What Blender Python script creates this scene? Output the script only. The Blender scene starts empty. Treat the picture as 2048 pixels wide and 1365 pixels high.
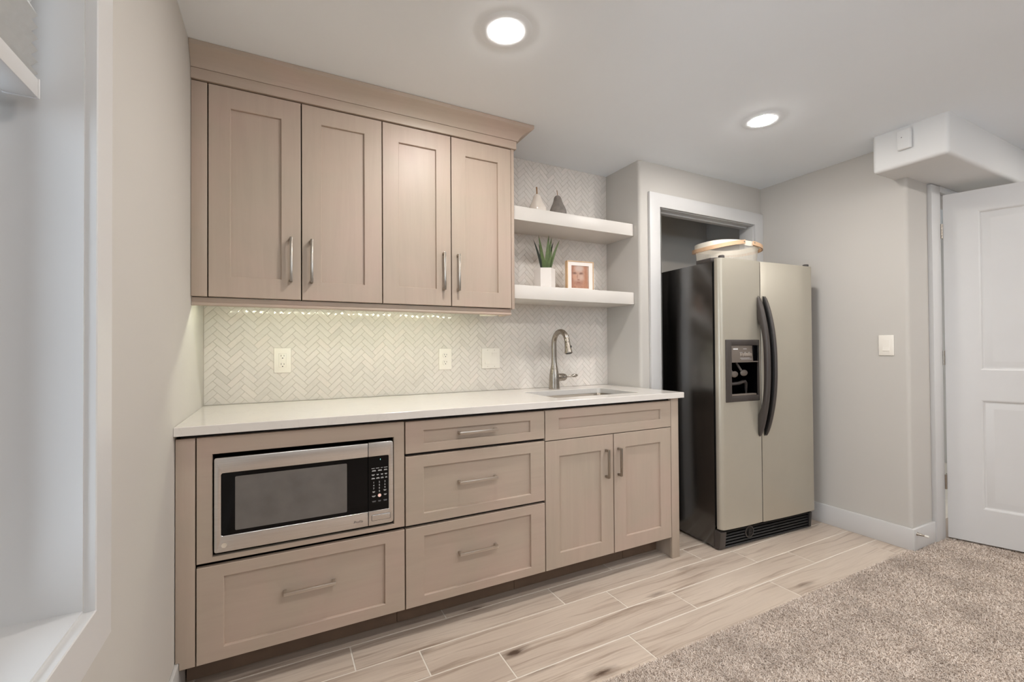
import bpy, bmesh, math, random
import numpy as np
from mathutils import Vector, Matrix

R = math.radians
SC = bpy.context.scene
COL = SC.collection
random.seed(7)

# ------------------------------------------------------------------ camera, world, exposure
CAM = Vector((0.3025, -2.4314, 1.1606))
YAW, PITCH, ROLL, FPX, PPX, PPY = 27.1438, 0.6125, -0.381, 898.8955, 1018.3931, 688.6931
cam_data = bpy.data.cameras.new('camera')
cam_data.sensor_width = 36.0
cam_data.sensor_fit = 'HORIZONTAL'
cam_data.lens = FPX / 2048 * 36.0
cam_data.shift_x = (1024 - PPX) / 2048
cam_data.shift_y = (PPY - 682.5) / 2048
cam_data.clip_start = 0.02
cam = bpy.data.objects.new('camera', cam_data)
COL.objects.link(cam)
_y, _p, _r = R(YAW), R(PITCH), R(ROLL)
fw = Vector((math.sin(_y) * math.cos(_p), math.cos(_y) * math.cos(_p), math.sin(_p)))
rt = Vector((math.cos(_y), -math.sin(_y), 0))
up = rt.cross(fw)
rt2 = rt * math.cos(_r) + up * math.sin(_r)
up2 = -rt * math.sin(_r) + up * math.cos(_r)
cam.matrix_world = Matrix(((rt2.x, up2.x, -fw.x, CAM.x), (rt2.y, up2.y, -fw.y, CAM.y), (rt2.z, up2.z, -fw.z, CAM.z), (0, 0, 0, 1)))
SC.camera = cam

world = bpy.data.worlds.new('daylight')
SC.world = world
world.use_nodes = True
_bg = world.node_tree.nodes['Background']
_bg.inputs[0].default_value = (0.76, 0.88, 1.0, 1)
_bg.inputs[1].default_value = 3.9

LAMP_STRENGTH = 172.0
LAMP_COLOR = (1.0, 0.957, 0.91)
LED_STRENGTH = 105.0
LED_COLOR = (0.96, 1.0, 0.76)

SC.view_settings.view_transform = 'Standard'
SC.view_settings.look = 'None'
SC.view_settings.gamma = 1.0
SC.view_settings.use_curve_mapping = False
SC.view_settings.exposure = 0.93
SC.cycles.use_denoising = True
SC.cycles.max_bounces = 10
SC.cycles.diffuse_bounces = 6
SC.cycles.glossy_bounces = 4
SC.cycles.transparent_max_bounces = 12
SC.cycles.caustics_reflective = False
SC.cycles.caustics_refractive = False

H = 2.3398          # ceiling height

# ------------------------------------------------------------------ materials
def lin(c):
    return tuple(((v / 255) / 12.92 if v / 255 <= 0.04045 else ((v / 255 + 0.055) / 1.055) ** 2.4) for v in c) + (1.0,)

class N:
    """small node-graph helper"""
    def __init__(s, name):
        s.m = bpy.data.materials.new(name)
        s.m.use_nodes = True
        s.t = s.m.node_tree
        s.b = s.t.nodes['Principled BSDF']
        s.out = s.t.nodes['Material Output']
    def n(s, kind, **kw):
        x = s.t.nodes.new(kind)
        for k, v in kw.items():
            setattr(x, k, v)
        return x
    def l(s, a, b):
        s.t.links.new(a, b)
    def setv(s, x, **kw):
        for k, v in kw.items():
            x.inputs[k.replace('_', ' ')].default_value = v
        return x
    def coord(s, kind='Object'):
        return s.n('ShaderNodeTexCoord').outputs[kind]
    def mapping(s, vec, scale=(1, 1, 1), loc=(0, 0, 0), rot=(0, 0, 0)):
        m = s.n('ShaderNodeMapping')
        m.inputs['Scale'].default_value = scale
        m.inputs['Location'].default_value = loc
        m.inputs['Rotation'].default_value = rot
        s.l(vec, m.inputs['Vector'])
        return m.outputs[0]
    def noise(s, vec, scale=5, detail=4, rough=0.5, dist=0.0):
        x = s.n('ShaderNodeTexNoise')
        s.l(vec, x.inputs['Vector'])
        s.setv(x, Scale=scale, Detail=detail, Roughness=rough, Distortion=dist)
        return x.outputs['Fac']
    def ramp(s, fac, stops):
        x = s.n('ShaderNodeValToRGB')
        e = x.color_ramp.elements
        while len(e) < len(stops):
            e.new(0.5)
        for el, (p, c) in zip(e, stops):
            el.position = p
            el.color = c if len(c) == 4 else tuple(c) + (1,)
        s.l(fac, x.inputs[0])
        return x.outputs[0]
    def mix(s, fac, a, b, blend='MIX'):
        x = s.n('ShaderNodeMix', data_type='RGBA', blend_type=blend)
        for sock, v in ((x.inputs[0], fac), (x.inputs[6], a), (x.inputs[7], b)):
            if hasattr(v, 'is_output'):
                s.l(v, sock)
            else:
                sock.default_value = v
        return x.outputs[2]
    def math(s, op, a, b=None):
        x = s.n('ShaderNodeMath', operation=op)
        for i, v in enumerate((a, b)):
            if v is None:
                continue
            if hasattr(v, 'is_output'):
                s.l(v, x.inputs[i])
            else:
                x.inputs[i].default_value = v
        return x.outputs[0]
    def bump(s, h, strength=0.1, dist=0.001):
        x = s.n('ShaderNodeBump')
        s.l(h, x.inputs['Height'])
        s.setv(x, Strength=strength, Distance=dist)
        s.l(x.outputs[0], s.b.inputs['Normal'])
    def base(s, c):
        if hasattr(c, 'is_output'):
            s.l(c, s.b.inputs['Base Color'])
        else:
            s.b.inputs['Base Color'].default_value = c
        return s

def plain(name, rgb, rough=0.5, metal=0.0, var=0.04, scale=6, bump=0.0, bscale=200, coat=0.0, spec=0.5):
    g = N(name)
    c = lin(rgb)
    if var:
        co = g.coord()
        f = g.noise(co, scale, 3)
        a = tuple(v * (1 - var) for v in c[:3]) + (1,)
        b = tuple(min(1, v * (1 + var)) for v in c[:3]) + (1,)
        g.base(g.ramp(f, [(0.3, a), (0.7, b)]))
    else:
        g.base(c)
    g.setv(g.b, Roughness=rough, Metallic=metal)
    g.b.inputs['Coat Weight'].default_value = coat
    g.b.inputs['Specular IOR Level'].default_value = spec
    if bump:
        g.bump(g.noise(g.coord(), bscale, 3), bump)
    return g.m

def emit(name, rgb, strength):
    g = N(name)
    g.base((0.8, 0.8, 0.8, 1))
    g.b.inputs['Emission Color'].default_value = tuple(rgb) + (1,)
    g.b.inputs['Emission Strength'].default_value = strength
    return g.m

def wood(name, along):
    """taupe stained maple; grain runs along axis 'x' or 'z'"""
    g = N(name)
    co = g.coord()
    sc = (2.2, 30, 30) if along == 'x' else (30, 30, 2.2)
    sc2 = (6, 150, 150) if along == 'x' else (150, 150, 6)
    big = g.noise(g.mapping(co, (2.6, 2.6, 2.6)), 1.0, 3, 0.55, 0.6)
    grain = g.noise(g.mapping(co, sc), 1.0, 5, 0.6, 0.8)
    fine = g.noise(g.mapping(co, sc2), 1.0, 4, 0.6)
    c1 = g.ramp(grain, [(0.28, lin((172, 156, 141))), (0.52, lin((180, 163, 148))), (0.78, lin((185, 169, 153)))])
    c2 = g.ramp(big, [(0.34, lin((174, 162, 146))), (0.5, lin((180, 163, 148))), (0.66, lin((186, 163, 150)))])
    c3 = g.mix(0.55, c1, c2)
    c4 = g.mix(g.math('MULTIPLY', fine, 0.06), c3, lin((138, 112, 90)))
    g.base(c4)
    g.setv(g.b, Roughness=0.42)
    g.b.inputs['Specular IOR Level'].default_value = 0.45
    g.bump(fine, 0.05, 0.0006)
    return g.m

def plank_mat(name, random_offset=True):
    """wood-look porcelain plank, grain along x"""
    g = N(name)
    co = g.coord()
    rnd = g.n('ShaderNodeNewGeometry').outputs['Random Per Island']
    off = g.n('ShaderNodeCombineXYZ')
    g.l(g.math('MULTIPLY', rnd, 37.0), off.inputs[0])
    g.l(g.math('MULTIPLY', rnd, 91.0), off.inputs[1])
    g.l(g.math('MULTIPLY', rnd, 53.0), off.inputs[2])
    va = g.n('ShaderNodeVectorMath', operation='ADD')
    g.l(co, va.inputs[0]); g.l(off.outputs[0], va.inputs[1])
    v = va.outputs[0]
    warp = g.noise(g.mapping(v, (2.0, 7.0, 1)), 1.0, 2)
    wv = g.n('ShaderNodeVectorMath', operation='ADD')
    cw = g.n('ShaderNodeCombineXYZ')
    g.l(g.math('MULTIPLY', warp, 0.07), cw.inputs[1])
    g.l(v, wv.inputs[0]); g.l(cw.outputs[0], wv.inputs[1])
    v2 = wv.outputs[0]
    streak = g.noise(g.mapping(v2, (1.3, 34, 1)), 1.0, 6, 0.66, 0.35)
    fine = g.noise(g.mapping(v2, (7, 170, 1)), 1.0, 4, 0.6)
    soft = g.noise(g.mapping(v, (1.1, 5, 1)), 1.0, 3)
    c = g.ramp(streak, [(0.30, lin((140, 123, 109))), (0.41, lin((188, 172, 157))), (0.50, lin((213, 199, 184))), (0.70, lin((205, 190, 175)))])
    c = g.mix(g.ramp(soft, [(0.35, (0, 0, 0, 1)), (0.7, (0.5, 0.5, 0.5, 1))]), c, lin((172, 157, 144)))
    c = g.mix(g.math('MULTIPLY', fine, 0.34), c, lin((150, 128, 112)))
    # knots: sparse dark oval centres with streaky rings
    kv = g.mapping(v2, (2.3, 8.0, 1))
    vor = g.n('ShaderNodeTexVoronoi', feature='F1')
    vor.inputs['Scale'].default_value = 1.0
    g.l(kv, vor.inputs['Vector'])
    d = vor.outputs['Distance']
    jag = g.noise(g.mapping(v2, (18, 120, 1)), 1.0, 4, 0.65)
    dd = g.math('ADD', d, g.math('MULTIPLY', g.math('SUBTRACT', jag, 0.5), 0.16))
    core = g.ramp(dd, [(0.04, (1, 1, 1, 1)), (0.09, (0.45, 0.45, 0.45, 1)), (0.20, (0, 0, 0, 1))])
    keep = g.math('GREATER_THAN', vor.outputs['Color'], 0.55)
    kmask = g.math('MULTIPLY', core, keep)
    c = g.mix(kmask, c, lin((84, 66, 54)))
    g.base(c)
    g.setv(g.b, Roughness=0.36)
    g.b.inputs['Specular IOR Level'].default_value = 0.4
    g.bump(fine, 0.08, 0.0006)
    return g.m

def tile_mat():
    g = N('white_marble_tile')
    rnd = g.n('ShaderNodeNewGeometry').outputs['Random Per Island']
    co = g.coord()
    tint = g.ramp(rnd, [(0.0, lin((212, 207, 201))), (0.06, lin((221, 216, 210))), (0.6, lin((225, 220, 214))), (1.0, lin((228, 221, 215)))])
    vein = g.noise(co, 9, 6, 0.6, 1.6)
    c = g.mix(g.ramp(vein, [(0.46, (0, 0, 0, 1)), (0.5, (0.16, 0.16, 0.16, 1)), (0.54, (0, 0, 0, 1))]), tint, lin((198, 192, 187)))
    g.base(c)
    g.setv(g.b, Roughness=0.08)
    g.b.inputs['Specular IOR Level'].default_value = 0.4
    return g.m

def quartz_mat():
    g = N('white_quartz')
    co = g.coord()
    v = g.noise(co, 3.0, 7, 0.65, 1.4)
    c = g.mix(g.ramp(v, [(0.488, (0, 0, 0, 1)), (0.5, (0.22, 0.22, 0.22, 1)), (0.510, (0, 0, 0, 1))]), lin((222, 217, 211)), lin((196, 190, 186)))
    g.base(c)
    g.setv(g.b, Roughness=0.14)
    return g.m

def brushed(name, rgb, rough=0.3, along='x', amp=0.08):
    g = N(name)
    co = g.coord()
    sc = {'x': (2, 400, 400), 'z': (400, 400, 2), 'y': (400, 2, 400)}[along]
    f = g.noise(g.mapping(co, sc), 1.0, 3)
    c = lin(rgb)
    g.base(g.ramp(f, [(0.3, tuple(v * 0.93 for v in c[:3]) + (1,)), (0.7, tuple(min(1, v * 1.05) for v in c[:3]) + (1,))]))
    rr = g.n('ShaderNodeMapRange')
    g.l(f, rr.inputs[0])
    rr.inputs[3].default_value = rough - amp
    rr.inputs[4].default_value = rough + amp
    g.l(rr.outputs[0], g.b.inputs['Roughness'])
    g.setv(g.b, Metallic=1.0)
    return g.m

M = {}
M['wall'] = plain('greige_wall_paint', (194, 190, 184), 0.75, var=0.012, scale=2, bump=0.05, bscale=350)
M['ceiling'] = plain('flat_white_ceiling_paint', (237, 242, 247), 0.85, var=0.01, scale=2, bump=0.04, bscale=300)
M['soffit'] = plain('toned_down_ceiling_paint', (216, 216, 215), 0.85, var=0.01, scale=2, bump=0.04, bscale=300)  # ceiling white toned down to offset strong lamp light on the soffit
M['white'] = plain('white_trim_paint', (207, 206, 205), 0.38, var=0.01)
M['shelf'] = plain('white_shelf_paint', (216, 211, 205), 0.4, var=0.01)
M['wood_v'] = wood('taupe_maple_upright_grain', 'z')
M['wood_h'] = wood('taupe_maple_level_grain', 'x')
M['kick'] = plain('shade_toned_kick_board', (112, 91, 75), 0.5, var=0.12, scale=8)  # board colour darkened to carry the shade under the cabinets
M['carcass'] = plain('cabinet_interior', (34, 25, 19), 0.7)
M['plank'] = plank_mat('wood_look_plank')
M['grout'] = plain('pale_grout', (226, 219, 208), 0.8, var=0.05, scale=40)
M['tile'] = tile_mat()
M['tgrout'] = plain('beige_grout', (202, 195, 186), 0.8, var=0.03)
M['quartz'] = quartz_mat()
M['nickel'] = brushed('brushed_nickel', (170, 162, 152), 0.28, 'z')
M['nickel_h'] = brushed('brushed_nickel_level', (208, 199, 189), 0.32, 'x')
M['steel'] = brushed('stainless_steel', (222, 218, 215), 0.24, 'x', 0.02)
M['sinksteel'] = brushed('sink_steel', (150, 142, 132), 0.3, 'x', 0.06)
M['fridgedoor'] = plain('satin_silver_door', (182, 176, 162), 0.36, 0.4, var=0.02, bump=0.02, bscale=500)
M['fridgeside'] = plain('glossy_black_side', (16, 14, 13), 0.2, var=0.05, bump=0.04, bscale=420)
M['fridgeside'].node_tree.nodes['Principled BSDF'].inputs['IOR'].default_value = 2.15
M['charcoal'] = plain('charcoal_plastic', (66, 60, 57), 0.4)
M['panelgrey'] = plain('grey_control_plastic', (112, 103, 95), 0.45)
M['buttongrey'] = plain('light_grey_button', (150, 140, 130), 0.4)
M['black'] = plain('black_plastic', (22, 21, 22), 0.4)
M['gloss'] = plain('black_glass', (5, 5, 7), 0.06, var=0.0, spec=0.22)
M['screen'] = plain('reflection_lightened_screen', (104, 100, 97), 0.25, var=0.12, scale=14, spec=0.7)  # base grey lightened to stand for the carpet mirrored in the screen
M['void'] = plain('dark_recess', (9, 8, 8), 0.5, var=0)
M['plate'] = plain('white_switch_plastic', (236, 231, 222), 0.32, var=0.01)
M['slot'] = plain('dark_slot', (46, 40, 34), 0.6, var=0)
M['legend'] = plain('white_legend_print', (205, 205, 205), 0.5, var=0)
M['legenddim'] = plain('grey_legend_print', (120, 122, 126), 0.5, var=0)
M['red'] = emit('lit_red_button', (1.0, 0.10, 0.05), 0.30)
M['clock'] = emit('lit_clock_digit', (0.15, 0.95, 0.85), 0.9)
M['ink'] = plain('dark_script_ink', (60, 52, 50), 0.5, var=0)
M['badge'] = plain('silver_badge', (214, 202, 186), 0.5, 0.0, var=0.05)
M['leaf'] = plain('green_succulent_leaf', (84, 102, 56), 0.5, var=0.25, scale=30)
M['leafdark'] = plain('dark_green_leaf', (30, 38, 24), 0.5, var=0.2, scale=30)
M['soil'] = plain('dark_moss', (38, 44, 28), 0.9, var=0.3, scale=60)
M['pot'] = plain('matte_white_ceramic', (233, 227, 222), 0.6, var=0.01)
M['pearwhite'] = plain('white_glazed_ceramic', (226, 216, 206), 0.14, var=0.01)
M['peargrey'] = plain('grey_concrete', (128, 121, 115), 0.8, var=0.16, scale=40, bump=0.2, bscale=90)
M['twig'] = plain('brown_twig', (150, 112, 74), 0.7, var=0.15, scale=60)
M['oak'] = plain('pale_oak', (214, 178, 138), 0.5, var=0.10, scale=24)
M['birch'] = plain('birch_veneer', (222, 184, 148), 0.45, var=0.06, scale=18)
M['mat'] = plain('white_picture_mount', (236, 228, 222), 0.6, var=0)
M['rubber'] = plain('white_rubber', (226, 222, 214), 0.6, var=0)
M['shade'] = plain('grey_pleated_fabric', (194, 196, 196), 0.85, var=0.03, scale=60, bump=0.1)
M['lens'] = emit('lit_lamp_lens', LAMP_COLOR, LAMP_STRENGTH)
M['diode'] = emit('lit_led_diode', LED_COLOR, LED_STRENGTH)
M['tape'] = plain('blue_film_edge', (70, 90, 130), 0.5, var=0)

def glass_mat():
    g = N('window_glass')
    tr = g.n('ShaderNodeBsdfTransparent')
    gl = g.n('ShaderNodeBsdfGlossy'); gl.inputs['Roughness'].default_value = 0.02
    fr = g.n('ShaderNodeFresnel'); fr.inputs[0].default_value = 1.45
    mx = g.n('ShaderNodeMixShader')
    g.l(fr.outputs[0], mx.inputs[0]); g.l(tr.outputs[0], mx.inputs[1]); g.l(gl.outputs[0], mx.inputs[2])
    g.l(mx.outputs[0], g.out.inputs[0])
    return g.m
M['glass'] = glass_mat()

def wire_mat():
    g = N('white_wire_mesh')
    co = g.coord('UV')
    sep = g.n('ShaderNodeSeparateXYZ'); g.l(co, sep.inputs[0])
    def lines(o, per, w):
        f = g.math('FRACT', g.math('MULTIPLY', o, per))
        return g.math('LESS_THAN', f, w)
    a = g.math('MAXIMUM', lines(sep.outputs[0], 420, 0.28), lines(sep.outputs[1], 84, 0.28))
    tr = g.n('ShaderNodeBsdfTransparent')
    mx = g.n('ShaderNodeMixShader')
    g.l(a, mx.inputs[0]); g.l(tr.outputs[0], mx.inputs[1]); g.l(g.b.outputs[0], mx.inputs[2])
    g.base(lin((236, 228, 214)))
    g.setv(g.b, Roughness=0.5)
    g.l(mx.outputs[0], g.out.inputs[0])
    return g.m
M['wire'] = wire_mat()
M['wirerim'] = plain('white_coated_steel', (238, 232, 218), 0.45, var=0.01)

def carpet_mat():
    g = N('beige_frieze_carpet')
    geo = g.n('ShaderNodeNewGeometry')
    rnd = geo.outputs['Random Per Island']
    co = g.coord()
    big = g.noise(co, 6.0, 3, 0.55)
    c = g.ramp(rnd, [(0.0, lin((142, 126, 114))), (0.16, lin((206, 191, 178))), (0.6, lin((224, 210, 198))), (1.0, lin((234, 222, 211)))])
    c = g.mix(g.ramp(big, [(0.40, (0.0, 0.0, 0.0, 1)), (0.68, (0.42, 0.42, 0.42, 1))]), c, lin((150, 135, 124)))
    g.base(c)
    g.setv(g.b, Roughness=0.95)
    g.b.inputs['Specular IOR Level'].default_value = 0.1
    return g.m
M['carpet'] = carpet_mat()
M['carpetbase'] = plain('carpet_backing', (180, 166, 154), 0.95, var=0.2, scale=300)

# ------------------------------------------------------------------ geometry helpers
def box(bm, x0, x1, y0, y1, z0, z1, bev=0.0, seg=2):
    r = bmesh.ops.create_cube(bm, size=1.0)
    vs = r['verts']
    for v in vs:
        v.co = Vector(((x0 + x1) / 2 + v.co.x * (x1 - x0), (y0 + y1) / 2 + v.co.y * (y1 - y0), (z0 + z1) / 2 + v.co.z * (z1 - z0)))
    if bev:
        es = list({e for v in vs for e in v.link_edges})
        bmesh.ops.bevel(bm, geom=es, offset=bev, segments=seg, profile=0.5, affect='EDGES', clamp_overlap=True)

AX = {'z': lambda a, b, c: (a, b, c), 'y': lambda a, b, c: (a, c, b), 'x': lambda a, b, c: (c, a, b)}
def prism(bm, pts, lo, hi, axis='z', bev=0.0, seg=2):
    """polygon extruded along an axis. z: (x,y); y: (x,z); x: (y,z)"""
    f = AX[axis]
    a = [bm.verts.new(f(p[0], p[1], lo)) for p in pts]
    b = [bm.verts.new(f(p[0], p[1], hi)) for p in pts]
    n = len(pts)
    fs = [bm.faces.new(a), bm.faces.new(list(reversed(b)))]
    for i in range(n):
        j = (i + 1) % n
        fs.append(bm.faces.new((a[j], a[i], b[i], b[j])))
    bmesh.ops.recalc_face_normals(bm, faces=fs)
    if bev:
        es = list(set(e for q in (fs[0], fs[1]) for e in q.edges))
        bmesh.ops.bevel(bm, geom=es, offset=bev, segments=seg, profile=0.5, affect='EDGES', clamp_overlap=True)

def rrect(x0, x1, z0, z1, r, n=5, corners=(1, 1, 1, 1)):
    """rounded rectangle points; corners order: lower-left, lower-right, upper-right, upper-left"""
    out = []
    for k, (cx, cz, a0) in enumerate(((x0 + r, z0 + r, 180), (x1 - r, z0 + r, 270), (x1 - r, z1 - r, 0), (x0 + r, z1 - r, 90))):
        if corners[k] and r > 0:
            for i in range(n + 1):
                a = R(a0 + 90 * i / n)
                out.append((cx + r * math.cos(a), cz + r * math.sin(a)))
        else:
            out.append(((x0, z0), (x1, z0), (x1, z1), (x0, z1))[k])
    return out

def lathe(bm, prof, c=(0, 0, 0), seg=32, axis='z', squash=1.0):
    rings = []
    f = {'z': lambda u, v, w: (u, v, w), 'x': lambda u, v, w: (w, u, v), 'y': lambda u, v, w: (u, -w, v)}[axis]
    fs = []
    for r, h in prof:
        if r < 1e-6:
            rings.append([bm.verts.new(Vector(c) + Vector(f(0, 0, h)))])
        else:
            rings.append([bm.verts.new(Vector(c) + Vector(f(r * math.cos(2 * math.pi * i / seg), squash * r * math.sin(2 * math.pi * i / seg), h))) for i in range(seg)])
    for a, b in zip(rings, rings[1:]):
        for i in range(seg):
            j = (i + 1) % seg
            if len(a) == 1 and len(b) == 1:
                continue
            if len(a) == 1:
                fs.append(bm.faces.new((a[0], b[j], b[i])))
            elif len(b) == 1:
                fs.append(bm.faces.new((a[i], a[j], b[0])))
            else:
                fs.append(bm.faces.new((a[i], a[j], b[j], b[i])))
    if len(rings[0]) > 1:
        fs.append(bm.faces.new(rings[0]))
    if len(rings[-1]) > 1:
        fs.append(bm.faces.new(rings[-1]))
    bmesh.ops.recalc_face_normals(bm, faces=fs)

def tube(bm, path, rad, seg=16, cap=True, ref=None):
    path = [Vector(p) for p in path]
    n = len(path)
    rads = rad if isinstance(rad, (list, tuple)) else [rad] * n
    rings = []
    prev = None
    for i, p in enumerate(path):
        t = (path[min(i + 1, n - 1)] - path[max(i - 1, 0)]).normalized()
        if prev is None:
            u = Vector(ref) if ref else (Vector((1, 0, 0)) if abs(t.x) < 0.9 else Vector((0, 1, 0)))
        else:
            u = prev
        u = (u - t * u.dot(t)).normalized()
        prev = u
        w = t.cross(u)
        rings.append([bm.verts.new(p + (u * math.cos(2 * math.pi * k / seg) + w * math.sin(2 * math.pi * k / seg)) * rads[i]) for k in range(seg)])
    fs = []
    for a, b in zip(rings, rings[1:]):
        for k in range(seg):
            j = (k + 1) % seg
            fs.append(bm.faces.new((a[k], a[j], b[j], b[k])))
    if cap:
        fs.append(bm.faces.new(rings[0])); fs.append(bm.faces.new(rings[-1]))
    bmesh.ops.recalc_face_normals(bm, faces=fs)

def ellipsoid(bm, c, rx, ry, rz, seg=20):
    r = bmesh.ops.create_uvsphere(bm, u_segments=seg, v_segments=seg // 2, radius=1.0)
    for v in r['verts']:
        v.co = Vector((c[0] + v.co.x * rx, c[1] + v.co.y * ry, c[2] + v.co.z * rz))

def text(bm, s, size, mat4, depth=0.0004, shear=0.0):
    cu = bpy.data.curves.new('lettering', 'FONT')
    cu.body = s; cu.size = size; cu.extrude = depth; cu.align_x = 'CENTER'; cu.align_y = 'CENTER'; cu.shear = shear
    o = bpy.data.objects.new('lettering', cu)
    me = o.to_mesh()
    tmp = bmesh.new(); tmp.from_mesh(me)
    tmp.transform(mat4)
    m2 = bpy.data.meshes.new('t'); tmp.to_mesh(m2); tmp.free()
    bm.from_mesh(m2)
    bpy.data.meshes.remove(m2)
    o.to_mesh_clear()
    bpy.data.objects.remove(o); bpy.data.curves.remove(cu)

FRONT = Matrix(((1, 0, 0, 0), (0, 0, -1, 0), (0, 1, 0, 0), (0, 0, 0, 1)))   # text facing -Y, upright

def mesh_of(name, bm, mats, smooth=38):
    me = bpy.data.meshes.new(name)
    bm.to_mesh(me); bm.free()
    for m in (mats if isinstance(mats, (list, tuple)) else [mats]):
        me.materials.append(m)
    if smooth:
        me.shade_smooth()
        me.set_sharp_from_angle(angle=R(smooth))
    return me

def thing(name, label, cat, loc=(0, 0, 0), rot=0.0, group=None):
    o = bpy.data.objects.new(name, None)
    o.empty_display_size = 0.05
    COL.objects.link(o)
    o.location = loc; o.rotation_euler = (0, 0, rot)
    o['label'] = label; o['category'] = cat
    if group:
        o['group'] = group
    return o

def world_of(o):
    m = Matrix.LocRotScale(o.location, o.rotation_euler, o.scale)
    return world_of(o.parent) @ m if o.parent else m

def part(parent, name, bm, mats, label=None, local=False, smooth=38, origin=None):
    """mesh child; bm is in world coordinates unless local"""
    if not local:
        bm.transform(world_of(parent).inverted())
    o = bpy.data.objects.new(name, mesh_of(name, bm, mats, smooth))
    COL.objects.link(o)
    o.parent = parent
    if label:
        o['label'] = label
    return o

def single(name, bm, mats, label, cat, group=None, origin=(0, 0, 0), smooth=38):
    bm.transform(Matrix.Translation(-Vector(origin)))
    o = bpy.data.objects.new(name, mesh_of(name, bm, mats, smooth))
    COL.objects.link(o)
    o.location = origin
    o['label'] = label; o['category'] = cat
    if group:
        o['group'] = group
    return o

def struct(name, bm, mats, label, cat, parent=None, smooth=38, kind='structure'):
    o = bpy.data.objects.new(name, mesh_of(name, bm, mats, smooth))
    COL.objects.link(o)
    if parent:
        o.parent = parent
    else:
        o['kind'] = kind; o['label'] = label; o['category'] = cat
    return o

def copy_tree(o, parent=None):
    c = o.copy(); COL.objects.link(c)
    if parent:
        c.parent = parent
    for ch in list(o.children):
        copy_tree(ch, c)
    return c

B = bmesh.new

# ------------------------------------------------------------------ the room
XR = 3.506           # right wall face
YD = -1.19           # face of the short wall that holds the door
XE, YE = 6.2, -5.4   # far ends of the room behind the camera

bm = B(); box(bm, -0.3, XE + 0.1, YE - 0.1, 1.1, H, H + 0.08)
struct('ceiling', bm, M['ceiling'], 'flat white ceiling over the wet bar', 'ceiling')

bm = B(); box(bm, -0.12, 2.36, 0.004, 0.10, 0, H)
struct('wall_back', bm, M['tgrout'], 'wall behind the wet bar, covered in herringbone tile', 'wall')

# left wall with the window opening
WY0, WY1, WZ0, WZ1 = -2.55, -1.399, 0.712, 2.10
bm = B()
box(bm, -0.18, 0, YE, WY0, 0, H); box(bm, -0.18, 0, WY1, 0.1, 0, H)
box(bm, -0.18, 0, WY0, WY1, 0, WZ0); box(bm, -0.18, 0, WY0, WY1, WZ1, H)
struct('wall_left', bm, M['wall'], 'greige wall on the left with the window', 'wall')

# wall that frames the fridge niche, its outer corner rounded
def arc(cx, cy, r, a0, a1, n=6):
    return [(cx + r * math.cos(R(a0 + (a1 - a0) * i / n)), cy + r * math.sin(R(a0 + (a1 - a0) * i / n))) for i in range(n + 1)]
bm = B()
prism(bm, [(2.307, 0.10)] + arc(2.327, -0.2945, 0.02, 180, 270) + [(2.492, -0.3145), (2.492, -0.21), (2.37, -0.21), (2.37, 0.10)], 0, H)
box(bm, 2.492, 3.425, -0.3145, -0.21, 2.072, H)
box(bm, 3.425, XR + 0.03, -0.3145, -0.21, 0, H)
box(bm, 2.30, XR + 0.1, 0.163, 0.26, 0, H)
box(bm, 2.30, 2.37, 0.09, 0.18, 0, H)
struct('wall_niche', bm, M['wall'], 'greige wall around the fridge niche', 'wall')

bm = B()
prism(bm, [(XR, 0.6)] + arc(XR + 0.02, YD + 0.02, 0.02, 180, 270) + [(3.885, YD), (3.885, YD + 0.12), (XR + 0.11, YD + 0.12), (XR + 0.11, 0.6)], 0, H)
box(bm, 3.885, 4.66, YD, YD + 0.12, 2.10, H)
box(bm, 4.66, XE, YD, YD + 0.12, 0, H)
struct('wall_right', bm, M['wall'], 'greige wall to the right of the fridge, turning the corner to the door', 'wall')

# rear wall with a wide window added, unseen, to let in fill daylight
REAR = ((0.35, 3.55),)
RZ0, RZ1 = 1.70, 2.22
bm = B()
box(bm, -0.18, XE + 0.1, YE - 0.14, YE, 0, RZ0); box(bm, -0.18, XE + 0.1, YE - 0.14, YE, RZ1, H)
for a, b in ((-0.18, REAR[0][0]), (REAR[0][1], XE + 0.1)):
    box(bm, a, b, YE - 0.14, YE, RZ0, RZ1)
struct('wall_front', bm, M['wall'], 'greige wall behind the camera with one wide window added for fill light', 'wall')
bm = B(); box(bm, XE, XE + 0.1, YE, 1.1, 0, H)
struct('wall_far_right', bm, M['wall'], 'greige wall at the far right end of the room', 'wall')
bm = B(); box(bm, XR + 0.11, XE, 0.95, 1.05, 0, H)
struct('wall_far_back', bm, M['white'], 'wall of the next room seen through the door gap', 'wall')

# boxed-in soffit below the ceiling, corners softly rounded
bm = B()
box(bm, 3.29, XE, -1.447, -1.119, 2.132, H + 0.03, 0.02, 4)
struct('ceiling_soffit', bm, M['soffit'], 'white boxed soffit hanging from the ceiling above the door', 'ceiling')

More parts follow.
